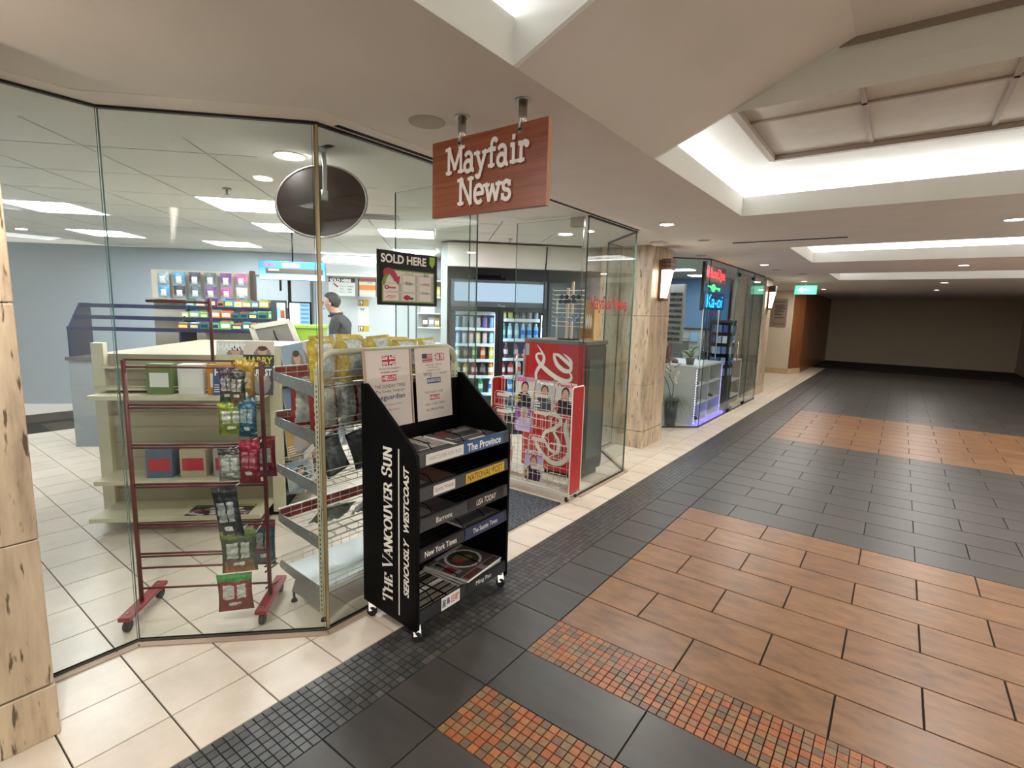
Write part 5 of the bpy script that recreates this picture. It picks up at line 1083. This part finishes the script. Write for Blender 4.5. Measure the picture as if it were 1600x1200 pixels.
# grey cabinet beside the fridge and the cable on the wall
gc = thing('cigar_cabinet', 'dark grey cabinet with a mirror door beside the drinks fridge', 'cabinet', D(1.45, 6.75), PI/4)
s = MB(); s.box(0, .42, 0, .22, 0, 1.98); s.obj('body', M('cabinet_slate', '#5d666c', .5), gc); s = MB(); s.box(.03, .40, -.015, 0, .1, 1.93); s.obj('door', M('cabinet_door', '#6e7a82', .25), gc); s = MB(); s.box(.10, .12, -.03, -.015, 1.1, 1.75); s.obj('handle', STEEL, gc)
cb = MB(); cb.tube([D(1.33, 6.40, 2.39), D(1.325, 6.405, 2.2), D(1.31, 6.405, 2.0), D(1.312, 6.41, 1.7), D(1.31, 6.45, 1.4)], .008, 6); tag(cb.obj('wall_cable', BLACKR), 'black cable hanging down from the ceiling beside the fridge', 'cable')
# ---------------------------------------------------------------- the clerk
u, z = uz(516, 490, 6.35)
pe = thing('person', 'person in a dark jacket behind the counter, head bent to the left', 'person', D(u, 6.98, 0), PI/4-.15)
def skin_mesh(name, joints, edges, root=0, sub=2):
    me = bpy.data.meshes.new(name); me.from_pydata([j[:3] for j in joints], edges, [])
    o = bpy.data.objects.new(name, me); COL.objects.link(o); o.modifiers.new('skin', 'SKIN'); sb = o.modifiers.new('sub', 'SUBSURF'); sb.levels = sub
    for i, j in enumerate(joints): d = me.skin_vertices[0].data[i]; d.radius = (j[3], j[4] if len(j) > 4 else j[3]); d.use_root = (i == root)
    bpy.context.view_layer.update(); out = bpy.data.meshes.new_from_object(o.evaluated_get(bpy.context.evaluated_depsgraph_get()))
    bpy.data.objects.remove(o); bpy.data.meshes.remove(me); return out
# local: x right (photo right), -y towards the camera, figure turned towards -x
J = [(0, 0, .95, .13, .16), (0, 0, 1.10, .12, .16), (0, 0, 1.28, .15, .18), (-.02, 0, 1.43, .10, .17), (-.05, 0, 1.49, .065, .075), (-.08, 0, 1.53, .06, .062),
     (-.115, 0, 1.60, .098, .085), (-.12, 0, 1.67, .105, .09), (-.105, 0, 1.735, .07, .065),
     (0, -.19, 1.40, .06), (-.04, -.24, 1.13, .047), (-.24, -.20, 1.04, .036), (-.28, -.19, 1.03, .03, .02),
     (0, .19, 1.40, .06), (-.04, .24, 1.13, .047), (-.24, .20, 1.04, .036), (-.28, .19, 1.03, .03, .02),
     (0, -.09, .88, .095), (-.01, -.10, .48, .062), (.01, -.10, .10, .042), (-.13, -.11, .035, .035, .03),
     (0, .09, .88, .095), (-.01, .10, .48, .062), (.01, .10, .10, .042), (-.13, .11, .035, .035, .03)]
Ed = [(0, 1), (1, 2), (2, 3), (3, 4), (4, 5), (5, 6), (6, 7), (7, 8), (3, 9), (9, 10), (10, 11), (11, 12), (3, 13), (13, 14), (14, 15), (15, 16), (0, 17), (17, 18), (18, 19), (19, 20), (0, 21), (21, 22), (22, 23), (23, 24)]
for s0, b0, sy in ((12, -.19, -1), (16, .19, 1)):
    for k in range(4):
        n = len(J); yy = b0+(k-1.5)*.019; J += [(-.315, yy, 1.028, .0095), (-.345-.006*(k in (1, 2)), yy, 1.015, .0085), (-.36, yy, .998, .0075)]; Ed += [(s0, n), (n, n+1), (n+1, n+2)]
    n = len(J); J += [(-.265, b0-sy*.04, 1.02, .011), (-.29, b0-sy*.055, 1.01, .009)]; Ed += [(s0, n), (n, n+1)]
me = skin_mesh('body', J, Ed)
SKIN = M('skin', '#b58a74', .5); JACK = M('jacket', '#24262c', .8, var=.15, scale=30); TROU = M('trousers', '#2b2d33', .8)
for mm in (SKIN, JACK, TROU, BLACK): me.materials.append(mm)
for p in me.polygons:
    c = p.center; p.use_smooth = True
    if c.z > 1.512 or (c.x < -.255 and c.z > .9): p.material_index = 0
    elif c.z > .93: p.material_index = 1
    elif c.z > .09: p.material_index = 2
    else: p.material_index = 3
link('body', me, pe)
s = MB(); s.lathe([(.085*math.cos(a*PI/14), .085*math.sin(a*PI/14)) for a in range(7)]+[(.004, .086)], 18, T=Matrix.Translation((-.098, 0, 1.685)) @ Matrix.Rotation(.4, 4, 'Y') @ Matrix.Diagonal((1.3, 1.12, 1.05, 1))); s.lathe([(.075, -.07), (.084, -.02), (.084, .01)], 18, T=Matrix.Translation((-.078, 0, 1.675)) @ Matrix.Rotation(.4, 4, 'Y') @ Matrix.Diagonal((1.1, 1.14, 1, 1))); s.obj('hair', M('hair', '#1d1917', .6), pe)
s = MB(); s.tube([(-.215, 0, 1.64), (-.242, 0, 1.605), (-.225, 0, 1.595)], [.008, .014, .008], 8); s.obj('nose', SKIN, pe)
for sy in (-1, 1):
    s = MB(); s.lathe([(.0, -.02), (.018, -.01), (.02, .0), (.012, .02), (0, .026)], 8, T=Matrix.Translation((-.10, sy*.094, 1.62)) @ Matrix.Diagonal((1, .5, 1, 1))); s.obj('ear', SKIN, pe)
    s = MB(); s.lathe([(0.001, -.008), (.008, -.004), (.008, .004), (.001, .008)], 8, T=Matrix.Translation((-.207, sy*.036, 1.645)) @ Matrix.Rotation(PI/2, 4, 'Y')); s.obj('eye', M('eye', '#1a1614', .2), pe)
s = MB(); s.tube([(-.205, -.026, 1.563), (-.217, 0, 1.56), (-.205, .026, 1.563)], .006, 6); s.obj('mouth', M('lip', '#8a5648', .5), pe)
s = MB(); s.tube([(-.06+.08*math.cos(a*PI/8), .085*math.sin(a*PI/8), 1.49+.02*math.cos(a*PI/8)) for a in range(16)], .016, 6, closed=True); s.obj('collar', JACK, pe)
# ---------------------------------------------------------------- wall lamps on the columns
def sconce(label, x, y):
    t = thing('wall_lamp', label, 'wall lamp', (x, y, 1.77))
    s = MB(); s.box(0, .03, -.075, .075, 0, .47); s.obj('back_plate', DKWOOD, t, bevel=.003)
    s = MB(); s.box(.03, .075, -.08, .08, -.005, .03); s.obj('foot_block', DKWOOD, t, bevel=.003)
    for k in range(3): s = MB(); s.box(.03, .135, -.085, .085, .355+.043*k, .394+.043*k); s.obj('wood_cap', DKWOOD, t, bevel=.002)
    s = MB(); vs = []
    for z, a, b_ in ((.03, .065, .055), (.352, .118, .075)):
        vs += [(.032, -b_, z), (a, -b_, z), (a, b_, z), (.032, b_, z)]
    s.add(vs, [(0, 1, 2, 3), (7, 6, 5, 4), (0, 4, 5, 1), (1, 5, 6, 2), (2, 6, 7, 3), (3, 7, 4, 0)]); s.obj('lamp_shade', emission('sconce_glow', '#fff3e0', 5), t)
sconce('lit wall lamp with wooden cap on the nearest column', -2.343, 6.06); sconce('lit wall lamp with wooden cap on the far column', -2.261, 11.85); sconce('lit wall lamp on the column beside the corner window', -2.343, .1)
# ---------------------------------------------------------------- ceiling fittings
DL = emission('downlight_glow', '#fff8ee', LK['down']); RING = M('ring_white', '#d8d0c6', .5)
def lamp(parent, e, size, col):
    l = bpy.data.lights.new('lamp', 'AREA'); l.shape = 'DISK'; l.size = size; l.energy = e; l.color = col
    o = bpy.data.objects.new('lamp', l); COL.objects.link(o); o.parent = parent; o.location = (0, 0, -.012); o.visible_glossy = True
def downlight(label, x, y, z=CEIL, r=.055, lit=True, warm=True):
    t = thing('downlight', label, 'downlight', (x, y, z), 0, 'round downlights')
    s = MB(); s.tube([(r*1.15*math.cos(a*PI/12), r*1.15*math.sin(a*PI/12), -.003) for a in range(24)], .006, 6, closed=True); s.obj('ring', RING, t)
    s = MB(); s.lathe([(r, -.003), (r, -.0008)], 24); s.obj('lens', (DL if warm else emission('shop_downlight', '#eef4ff', 25)) if lit else M('unlit_lens', '#8d8378', .5), t)
    if lit: lamp(t, LK['lamp'] if warm else LK['lamp']*.4, r*1.8, (1, .97, .92) if warm else (.95, .97, 1))
downlight('lit downlight in the soffit left of the second shop front', -1.736, 4.54); downlight('unlit round fitting in the soffit past the lit one', -1.749, 5.65, lit=False)
downlight('added downlight in the far corridor soffit by the second shop', -1.74, 8.6); downlight('added downlight in the far corridor soffit by the far column', -1.74, 12.6)  # both added to light the far corridor
downlight('added downlight in the soffit near the camera on the shop side', -1.74, .2); downlight('added downlight in the right hand soffit near the camera', 2.75, 1.5); downlight('added downlight in the right hand soffit further along', 2.75, 4.6); downlight('added downlight in the right hand soffit at the far end', 2.75, 8.6)  # out of view, added to brighten the corridor
for k, (x, y) in enumerate(((2.75, -.5), (2.75, 3.05), (2.75, 6.6), (2.75, 10.6), (.6, -2.2), (.6, 5.5), (.6, 9.5), (.6, 13.5), (.6, 16.5), (-1.74, 16))): downlight('added downlight in the corridor ceiling, %s of the further row' % ORD[k], x, y)  # extra downlights added as corridor fill light
downlight('lit downlight inside the shop beside the convex mirror', -2.72, 1.60, SHELLZ-.006, .07, True, False); downlight('lit downlight inside the shop above the red cooler', -2.84, 4.66, SHELLZ-.006, .07, True, False)
sp = MB(); sp.lathe([(.075, -.006), (.078, -.004), (.078, -.0004)], 28, (-1.712, 1.64, CEIL)); tag(sp.obj('ceiling_speaker', M('speaker_beige', '#b3a596', .7)), 'flat round ceiling cover plate beside the hanging sign', 'ceiling plate')
sm = MB(); sm.box(-2.30, -2.16, 5.55, 5.72, CEIL-.03, CEIL-.0005); tag(sm.obj('ceiling_box', RING, bevel=.006), 'small square white ceiling fitting before the first column', 'ceiling fitting')
sd = MB(); sd.box(-1.55, -.5, 5.98, 6.03, CEIL-.004, CEIL-.0004); tag(sd.obj('slot_diffuser', M('slot_black')), 'dark linear slot in the far corridor ceiling', 'vent')
for k, (x, y) in enumerate(((-2.2, 7.05), (-1.75, 9.6), (-1.5, 10.6))):
    s = MB(); s.lathe([(.06, -.008), (.07, -.0005)], 18, (x, y, CEIL)); tag(s.obj('ceiling_fitting', M('speaker_beige')), ['round ceiling cap just outside the second shop corner', 'round ceiling cap above the neon shop door', 'round ceiling cap beyond the neon shop door'][k], 'ceiling fitting')
def sprinkler(label, p):
    s = MB(); s.lathe([(.03, -.006), (.03, -.0005)], 14); s.tube([(0, 0, -.006), (0, 0, -.04)], .008, 6); s.lathe([(.018, -.044), (.018, -.041)], 10); o = s.obj('sprinkler', STEEL, None, Matrix.Translation(p)); tag(o, label, 'sprinkler')
sprinkler('ceiling sprinkler at the left of the convex mirror', D(-1.48, 4.05, SHELLZ)); sprinkler('ceiling sprinkler in front of the fridge bulkhead', D(.80, 5.9, SHELLZ))
vt = thing('air_vent', 'grey slatted air vent in the shop ceiling right of the mirror', 'vent', D(-.6, 4.9, SHELLZ), PI/4); s = MB(); s.box(-.25, .25, -.12, .12, -.006, -.0005); s.obj('frame', M('vent_grey', '#a6a59e', .5), vt)
for k in range(5): s = MB(); s.bar((-.22, -.08+.04*k, -.009), (.22, -.08+.04*k, -.009), .026, .004); s.obj('slat', M('vent_dark', '#6a6a66', .5), vt)
# ---------------------------------------------------------------- second shop
SX = -2.2
pane(7, (-2.75, 6.41), (-2.75, 6.98)); pane(8, (-2.75, 6.99), (-2.235, 7.47)); pane(9, (SX, 7.50), (SX, 8.98)); pane(10, (SX, 10.18), (SX, 11.02)); pane(11, (SX-.01, 11.04), (-2.6, 11.45)); pane(3, (SX, 9.0), (SX, 10.16), .012, 2.30, 'door'); pane(12, (SX, 9.0), (SX, 10.16), 2.305, CEIL-.003)
SPth = [(-2.75, 6.4), (-2.75, 6.985), (SX-.01, 7.49), (SX, 11.03), (-2.62, 11.46)]
chan(10, SPth, CEIL-.014, CEIL-.001, .022, DKMETAL); chan(11, SPth[:4], 0, .014, .03, DKMETAL)
s = MB(); s.box(-5.6, -5.5, 6.4, 11.6, 0, 2.42); struct(s.obj('wall_second_shop', M('blue_wall', '#4f86b3', .7))); s = MB(); s.box(-5.5, -2.95, 11.5, 11.6, 0, 2.42); struct(s.obj('wall_second_shop_end', M('blue_wall', '#4f86b3', .7)))
s = MB(); s.box(-5.5, -3.0, 6.4, 6.46, 0, 2.42); struct(s.obj('wall_second_shop_near', WARMW))
s = MB(); s.prism([(-5.6, 6.4), (-2.76, 6.4), (-2.76, 6.99), (-2.21, 7.5), (-2.21, 11.03), (-2.62, 11.46), (-5.6, 11.5)], .02, axis='z', o=2.40); struct(s.obj('ceiling', SHOPC))
for k, (x, y) in enumerate(((-3.3, 7.6), (-3.3, 9.2), (-4.4, 8.4), (-3.2, 10.6))):
    t = thing('ceiling_light', ['strip light behind the corner of the second shop', 'strip light above the shelf of the second shop', 'strip light deep inside the second shop', 'strip light by the door end of the second shop'][k], 'ceiling light', (x, y, 2.40)); s = MB(); s.box(-.3, .3, -.15, .15, -.012, -.001); s.obj('diffuser', emission('shop2_light', '#eef4ff', 9), t); s = MB(); s.box(-.31, .31, -.16, .16, -.006, -.0005); s.obj('frame', WHITE, t)
# white shelf unit with purple light dots
su = thing('display_shelf', 'white display shelf edged with violet light dots in the second shop window', 'shelf', (-2.47, 8.15, 0))
WS = M('white_laminate', '#c3c6c4', .4)
for nm, a in (('side_panel', (-.75, .16, -.55, -.53, 0, .84)), ('side_panel', (-.22, .16, .78, .80, 0, .84)), ('top_panel', (-.76, .17, -.56, .81, .84, .865)), ('back_panel', (-.25, -.235, -.53, .78, 0, .84)), ('shelf_board', (-.235, .15, -.53, .78, .28, .30)), ('shelf_board', (-.235, .15, -.53, .78, .56, .58)), ('divider', (-.235, .15, .12, .14, 0, .84)), ('base_panel', (-.235, .16, -.53, .78, 0, .03))):
    s = MB(); s.box(*a); s.obj(nm, WS, su)
VIO = emission('violet_led', '#b9a8ff', 6)
s = MB()
for k in range(22): s.box(.161, .165, -.545, -.537, .03+.037*k, .038+.037*k)
for k in range(22): s.box(.161, .165, .783, .791, .03+.037*k, .038+.037*k)
s.obj('light_dots', VIO, su)
s = MB(); s.box(.17, .215, -.60, .85, .002, .03); s.obj('light_bar', emission('blue_bar', '#3a34ff', 4), su)
for k, (y, z, c, lb) in enumerate(((-.3, .581, '#7a3a34', 'brown shoe on the upper board of the violet lit shelf'), (-.25, .031, '#2a2440', 'dark shoe on the floor board of the violet lit shelf'), (.5, .301, '#3a3430', 'black shoe on the middle board of the violet lit shelf'))):
    s = MB(); s.prism([(-.10, 0), (.12, 0), (.13, .02), (.08, .045), (0, .06), (-.03, .09), (-.10, .09)], .08, axis='y', o=-.04, c=c); o = s.obj('shoe', PLASTIC, None, TR(-2.47+0, 8.15+y, z, .3), bevel=.01); tag(o, lb, 'shoe')
# boots, plants
bt = thing('rubber_boots', 'dark red rubber boot on the white display shelf', 'boot', (-2.95, 7.72, .866), .5)
s = MB(); s.tube([(0, 0, .30), (0, 0, .16), (.005, 0, .07), (.05, 0, .045), (.11, 0, .035), (.16, 0, .03)], [.06, .055, .052, .045, .042, .02], 12); s.obj('shaft', M('burgundy', '#5c1c24', .25), bt); s = MB(); s.prism([(-.05, 0), (.17, 0), (.17, .012), (-.05, .012)], .08, axis='y', o=-.04); s.obj('sole', BLACK, bt)
b2 = copy_tree(bt, label='second dark red rubber boot nearer the plant on the white shelf'); b2.location = (-2.86, 7.88, .866)
def leaf(mb, p, d, L, W, droop, c, n=5):
    d = Vector(d).normalized(); sd = d.cross(Vector((0, 0, 1)));
    if sd.length < .1: sd = Vector((1, 0, 0))
    sd.normalize(); pts = []; q = Vector(p)
    for k in range(n+1):
        t = k/n; wd = W*math.sin(PI*min(.98, t*.9+.08)); pts += [q-sd*wd/2, q+sd*wd/2]; q = q+d*L/n; d = (d+Vector((0, 0, -droop))).normalized()
    mb.add(pts, [(2*k, 2*k+1, 2*k+3, 2*k+2) for k in range(n)], 0, c, True)
LEAF = attr_mat('leaf', .5)
pl = thing('potted_plant', 'leafy plant in a pot on the white display shelf', 'plant', (-2.50, 7.86, .866)); rp_ = random.Random(4)
s = MB(); s.lathe([(.05, 0), (.07, .10), (.065, .10)], 14); s.obj('pot', M('dark_pot', '#2a2a2a', .5), pl)
for k in range(26): s = MB(); a = rp_.random()*6.28; leaf(s, (0, 0, .09+rp_.random()*.08), (math.cos(a), math.sin(a), rp_.uniform(.3, 1.3)), rp_.uniform(.14, .28), .035, .14, rp_.choice(['#2f6a35', '#4a8a3c', '#6f8a3a', '#9a8a4a', '#3a7a4a'])); s.obj('leaf', LEAF, pl)
ob = thing('orchid_pot', 'orchid spray and grass in a tall black pot by the second shop corner', 'plant', (-2.56, 7.335, 0)); s = MB(); s.lathe([(.075, 0), (.10, .38), (.09, .38)], 16); s.obj('pot', M('gloss_black', '#0d0e0f', .3), ob)
s = MB()
for k in range(130): a = rp_.random()*6.28; leaf(s, (.03*math.cos(a), .03*math.sin(a), .37), (math.cos(a), math.sin(a), rp_.uniform(.3, 1.1)), rp_.uniform(.25, .42), .006, .32, rp_.choice(['#39493a', '#4a5c48', '#5c6e58']), 7)
g = s.obj('grass', LEAF, ob); g['kind'] = 'stuff'
for k in range(2):
    s = MB(); pts = [(0, 0, .37), (.02-.08*k, -.02, .60), (-.04-.1*k, -.06, .78), (.10-.28*k, .0, .92)]; s.tube(spline(pts, 4), .006, 5); s.obj('stem', M('stem_brown', '#4a3a2c', .6), ob)
for k in range(11):
    a = rp_.random()*6.28; cx, cy, cz = rp_.uniform(-.16, .14), rp_.uniform(-.12, .02), rp_.uniform(.66, .95); s = MB()
    for q in range(5): leaf(s, (cx, cy, cz), (math.cos(a+q*1.257), -.4, math.sin(a+q*1.257)), .045, .035, .05, rp_.choice(['#d8c8b8', '#cbb6a6']), 3)
    s.obj('blossom', LEAF, ob)
# neon sign column
ns = thing('neon_sign', 'neon window sign with red, green and blue tubes in the second shop', 'neon sign', (-2.27, 7.62, 1.70))
s = MB(); s.box(-.05, 0, -.06, .94, .0, .25); s.obj('backing_blue', M('neon_box_blue', '#101a5a', .3), ns); s = MB(); s.box(-.05, 0, -.06, .94, .38, .63); s.obj('backing_red', M('neon_box_red', '#3a0a0c', .3), ns); s = MB(); s.box(-.05, -.01, -.1, -.06, -.02, .66); s.obj('side_frame', BLACK, ns)
def neon(name, word, W, H, col, st_, y, z, sh=0):
    o = txt(name, word, W, H, emission(name+col, col, st_), ns, Matrix.Translation((.012, y, z)) @ EAST, 0, shear=sh); return o
neon('red_tube', 'ShoeDye', .86, .19, '#ff2030', 2.6, .42, .50, .1); neon('blue_tube', 'Ka-oi', .80, .19, '#18a8ff', 2.2, .42, .12, .1)
s = MB(); s.tube([(.01, .30+.06*math.cos(a*PI/8), .31+.045*math.sin(a*PI/8)) for a in range(16)], .010, 6, closed=True); s.tube([(.01, .36, .31), (.01, .62, .31)], .009, 6); s.tube([(.01, .24, .31), (.01, .05, .33)], .009, 6); s.tube([(.01, .60, .31), (.01, .60, .28)], .009, 6); s.obj('green_key_tube', emission('neon_green', '#30ff50', 4), ns)
s = MB(); s.tube([(-.03, 0, .62), (-.03, 0, .695)], .004, 5); s.tube([(-.03, .75, .62), (-.03, .75, .695)], .004, 5); s.obj('hanging_wire', STEEL, ns)
# phone case stand, clear sheet, white trolley, sunglasses board, slatwall
ps_ = thing('phone_case_stand', 'tall black stand of blue phone cases behind the second shop door', 'display stand', (-2.42, 9.22, 0))
s = MB(); s.box(-.16, .16, -.19, .19, .06, 1.50); s.obj('tower', BLACK, ps_, bevel=.004); s = MB(); s.box(-.2, .2, -.22, .22, 0, .06); s.obj('base', BLACK, ps_); s = MB(); s.box(-.17, .17, -.20, .20, 1.50, 1.54); s.obj('cap', GR, ps_)
for i in range(5):
    for k in range(3):
        for fx, fy, ax in ((0, -.192, 0), (.162, 0, 1)):
            z = .62+.18*i; s = MB(); c = ['#9fb8d8', '#5d7fb8', '#cfd8e4', '#3a5a9a', '#7fa0c8'][(i+2*k) % 5]
            if ax == 0: s.box(-.12+.09*k, -.05+.09*k, fy-.02, fy, z, z+.12, 0, c)
            else: s.box(fx, fx+.02, -.13+.095*k, -.055+.095*k, z, z+.12, 0, c)
            o = s.obj('phone_case', PLASTIC, None, Matrix.Translation((-2.42, 9.22, 0))); tag(o, 'phone case, %s from left, %s row, %s face of black stand' % (ORD[k], ORD[4-i], ['near', 'corridor'][ax]), 'phone case', 'phone cases on the black stand')
cs_ = thing('clear_sheet', 'clear plastic sheet hanging behind the second shop window', 'plastic sheet', (-2.5, 8.3, 0))
s = MB(); n = 16; vs = []
for i in range(n+1):
    for j in range(5): t = i/n; vs.append((.05*math.sin(t*19+j*.6)+.02*j, .75*t-.1, .90+.86*j/4))
s.add(vs, [(i*5+j, i*5+j+1, i*5+j+6, i*5+j+5) for i in range(n) for j in range(4)], 0, None, True); s.obj('sheet', glass_mat('film', (.82, .84, .85), 1.6, .12), cs_); s = MB(); s.tube([(.05, -.15, 1.765), (.05, .7, 1.765)], .01, 6); s.tube([(.05, -.15, .866), (.05, -.15, 1.765)], .008, 6); s.tube([(.05, .7, .866), (.05, .7, 1.765)], .008, 6); s.obj('rod', WHITE, cs_)
tr = thing('wire_trolley', 'white wire trolley behind the second shop glass door', 'trolley', (-2.62, 10.25, 0)); s = MB()
for x in (-.2, .2):
    for y in (-.45, .45): s.tube([(x, y, 0), (x, y, .80)], .012, 6)
s.obj('frame', WHITE, tr)
for z in (.12, .42, .79): s = MB(); s.box(-.21, .21, -.46, .46, z-.01, z+.01); s.obj('shelf', WHITE, tr)
sb_ = thing('sunglasses_board', 'black board of sunglasses just inside the second shop corner', 'display board', (-3.32, 9.25, 0), -.3)
s = MB(); s.box(-.22, .22, 0, .05, 1.1, 2.15); s.obj('board', M('board_white', '#7f7f7b', .5), sb_); s = MB(); s.box(-.24, .24, -.01, .06, 0, 1.1); s.obj('base', M('board_grey', '#55585a', .5), sb_)
for i in range(9):
    for k in range(3): s = MB(); s.box(-.20+.135*k, -.09+.135*k, -.03, 0, 1.15+.1*i, 1.20+.1*i); s.obj('sunglasses', BLACK, sb_)
sw = thing('slat_display', 'white slat board with hanging goods on the blue second shop wall', 'display board', (-3.75, 11.48, 0), -PI/2); s = MB(); s.box(-.01, .04, -.75, .75, 0, 1.30); s.obj('board', WS, sw)
for k in range(6): s = MB(); s.box(.04, .046, -.75, .75, .14+.19*k, .15+.19*k); s.obj('groove', GR, sw)
for k in range(7): s = MB(); s.box(.05, .15, -.68+.2*k, -.54+.2*k, [.85, 1.05, .65][k % 3], [1.05, 1.25, .85][k % 3], 0, ['#8ab8d8', '#3a3a3e', '#c9c9c6', '#5a5a60'][k % 4]); s.obj('packet', PRINT, sw)
s = MB(); s.box(-.01, .10, -.75, .75, 1.30, 1.34); s.obj('ledge', BLACK, sw)
dh = bpy.data.objects['door_3.001'] if 'door_3.001' in bpy.data.objects else bpy.data.objects['door_3']
s = MB()
for sx in (-1, 1): s.tube([(SX+sx*.006, 9.16, .86), (SX+sx*.05, 9.16, .87), (SX+sx*.06, 9.16, .90), (SX+sx*.06, 9.16, 1.16), (SX+sx*.05, 9.16, 1.19), (SX+sx*.006, 9.16, 1.20)], .012, 8)
s.obj('pull_handle', CHROME, dh)
for y in (9.06, 10.1): s = MB(); s.box(SX-.02, SX+.02, y-.055, y+.055, 2.255, 2.31); s.obj('patch_fitting', BLACK, dh); s = MB(); s.box(SX-.02, SX+.02, y-.055, y+.055, .012, .06); s.obj('patch_fitting', BLACK, dh)
# ---------------------------------------------------------------- end of the corridor
PLAST = M('beige_plaster', '#c3b49d', .75); BASE = tile_mat('base_tile', ['#b09674', '#bfa683', '#b59a78'], .4)
s = MB(); s.box(-4.2, -2.5, 16.7, 16.85, 0, 2.42); wE = struct(s.obj('wall_end', PLAST)); s = MB(); s.prism([(-2.5, 16.7), (-2.28, 17.25), (-2.28, 24), (-2.6, 24), (-2.6, 16.85)], 2.42, axis='z', o=0); struct(s.obj('wall_side', PANELWOOD))
for k in range(4): s = MB(); s.box(-4.2+.425*k+.003, -3.775+.425*k-.003, 16.68, 16.70, 0, .16); o = s.obj('base_tile', BASE, wE)
s = MB(); s.prism([(-2.5, 16.68), (-2.26, 17.25), (-2.28, 17.25), (-2.5, 16.7)], .16, axis='z', o=0); struct(s.obj('baseboard_side', BASE))
pq = thing('wall_plaque', 'brushed metal notice plaque on the beige end wall', 'plaque', (-2.87, 16.697, 1.36)); s = MB(); s.box(-.21, .21, -.02, 0, 0, .79); s.obj('plate', M('plaque_steel', '#a8988c', .35, .7, var=.15, scale=3), pq)
s = MB()
for k in range(9): s.box(-.11, -.11+[.26, .22, .27, .2, .24, .12, .2, .0, .25][k], -.0215, -.0205, .60-.045*k, .618-.045*k)
s.obj('text_lines', INKB, pq); s = MB(); s.box(-.17, .17, -.0215, -.0205, .68, .72); s.box(-.15, .17, -.0215, -.0205, .05, .09); s.obj('text_band', M('plaque_dark', '#7a6a60', .4), pq)
ex = thing('exit_sign', 'green exit sign with a white arrow hanging in the far corridor', 'exit sign', (-1.75, 13, 2.13)); s = MB(); s.box(-.21, .21, -.03, .03, 0, .19); s.obj('housing', emission('exit_green', '#2fae86', .9), ex); s = MB(); s.add([(-.16, -.0315, .095), (-.06, -.0315, .165), (-.06, -.0315, .03)], [(0, 2, 1)]); s.box(-.06, .05, -.032, -.031, .08, .11); s.obj('arrow', emission('exit_white', '#e8fff4', 1.2), ex); s = MB(); s.tube([(0, 0, .19), (0, 0, CEIL-2.13)], .01, 6); s.obj('stem', STEEL, ex)
# the corridor's other side and far end: a lit shop behind glass, then plain walls
s = MB(); s.box(3.2, 3.35, 9.0, 24, 0, 2.42); struct(s.obj('wall_right', PLAST)); s = MB(); s.box(3.18, 3.2, 9.0, 24, 0, .16); struct(s.obj('baseboard_right', BASE))
for k in range(4): pane(20+k, (3.2, -3.4+3.1*k), (3.2, -.32+3.1*k))
s = MB(); s.box(6.6, 6.7, -3.6, 9.1, 0, 2.6); struct(s.obj('wall_opposite_shop', WARMW)); s = MB(); s.box(3.35, 6.6, 9.0, 9.1, 0, 2.6); struct(s.obj('wall_opposite_shop_end', WARMW)); s = MB(); s.box(3.2, 6.6, -3.6, -3.5, 0, 2.6); struct(s.obj('wall_opposite_shop_near', WARMW))
s = MB(); s.box(3.4, 6.7, -3.6, 9.1, -.02, 0); struct(s.obj('floor', M('opposite_floor', '#b7a792', .4))); s = MB(); s.box(3.4, 6.7, -3.6, 9.1, 2.55, 2.6); struct(s.obj('ceiling', WHITE)); s = MB(); s.box(3.22, 3.4, -3.6, 9.1, 2.392, 2.6); struct(s.obj('trim_20', WHITE))
for i in range(2):
    for k in range(6):
        t = thing('ceiling_light', 'panel light, %s from the camera end in the %s row of the opposite shop' % (ORD[k], ['front', 'rear'][i]), 'ceiling light', (4.1+1.4*i, -2.2+2.0*k, 2.549), 0, 'panel lights in the opposite shop'); s = MB(); s.box(-.3, .3, -.6, .6, -.012, -.001); s.obj('diffuser', emission('opp_light', '#fbfaff', LK['opp']), t); s = MB(); s.box(-.32, .32, -.62, .62, -.008, -.0005); s.obj('frame', WHITE, t)
s = MB(); s.box(-2.6, 3.4, 23.8, 24, 0, 2.42); struct(s.obj('wall_far', PLAST)); s = MB(); s.box(-3.1, 3.4, -3.6, -3.5, 0, 2.42); struct(s.obj('wall_behind', PLAST)); s = MB(); s.box(-3.0, -2.75, -3.5, -.23, 0, 2.42); struct(s.obj('wall_near_left', PLAST))
s = MB(); s.box(-4.2, -2.9, 12.0, 12.2, 0, 2.42); struct(s.obj('wall_passage', PLAST))
s = MB(); s.box(-4.3, -4.2, 12.0, 16.85, 0, 2.42); struct(s.obj('wall_passage_end', PLAST))
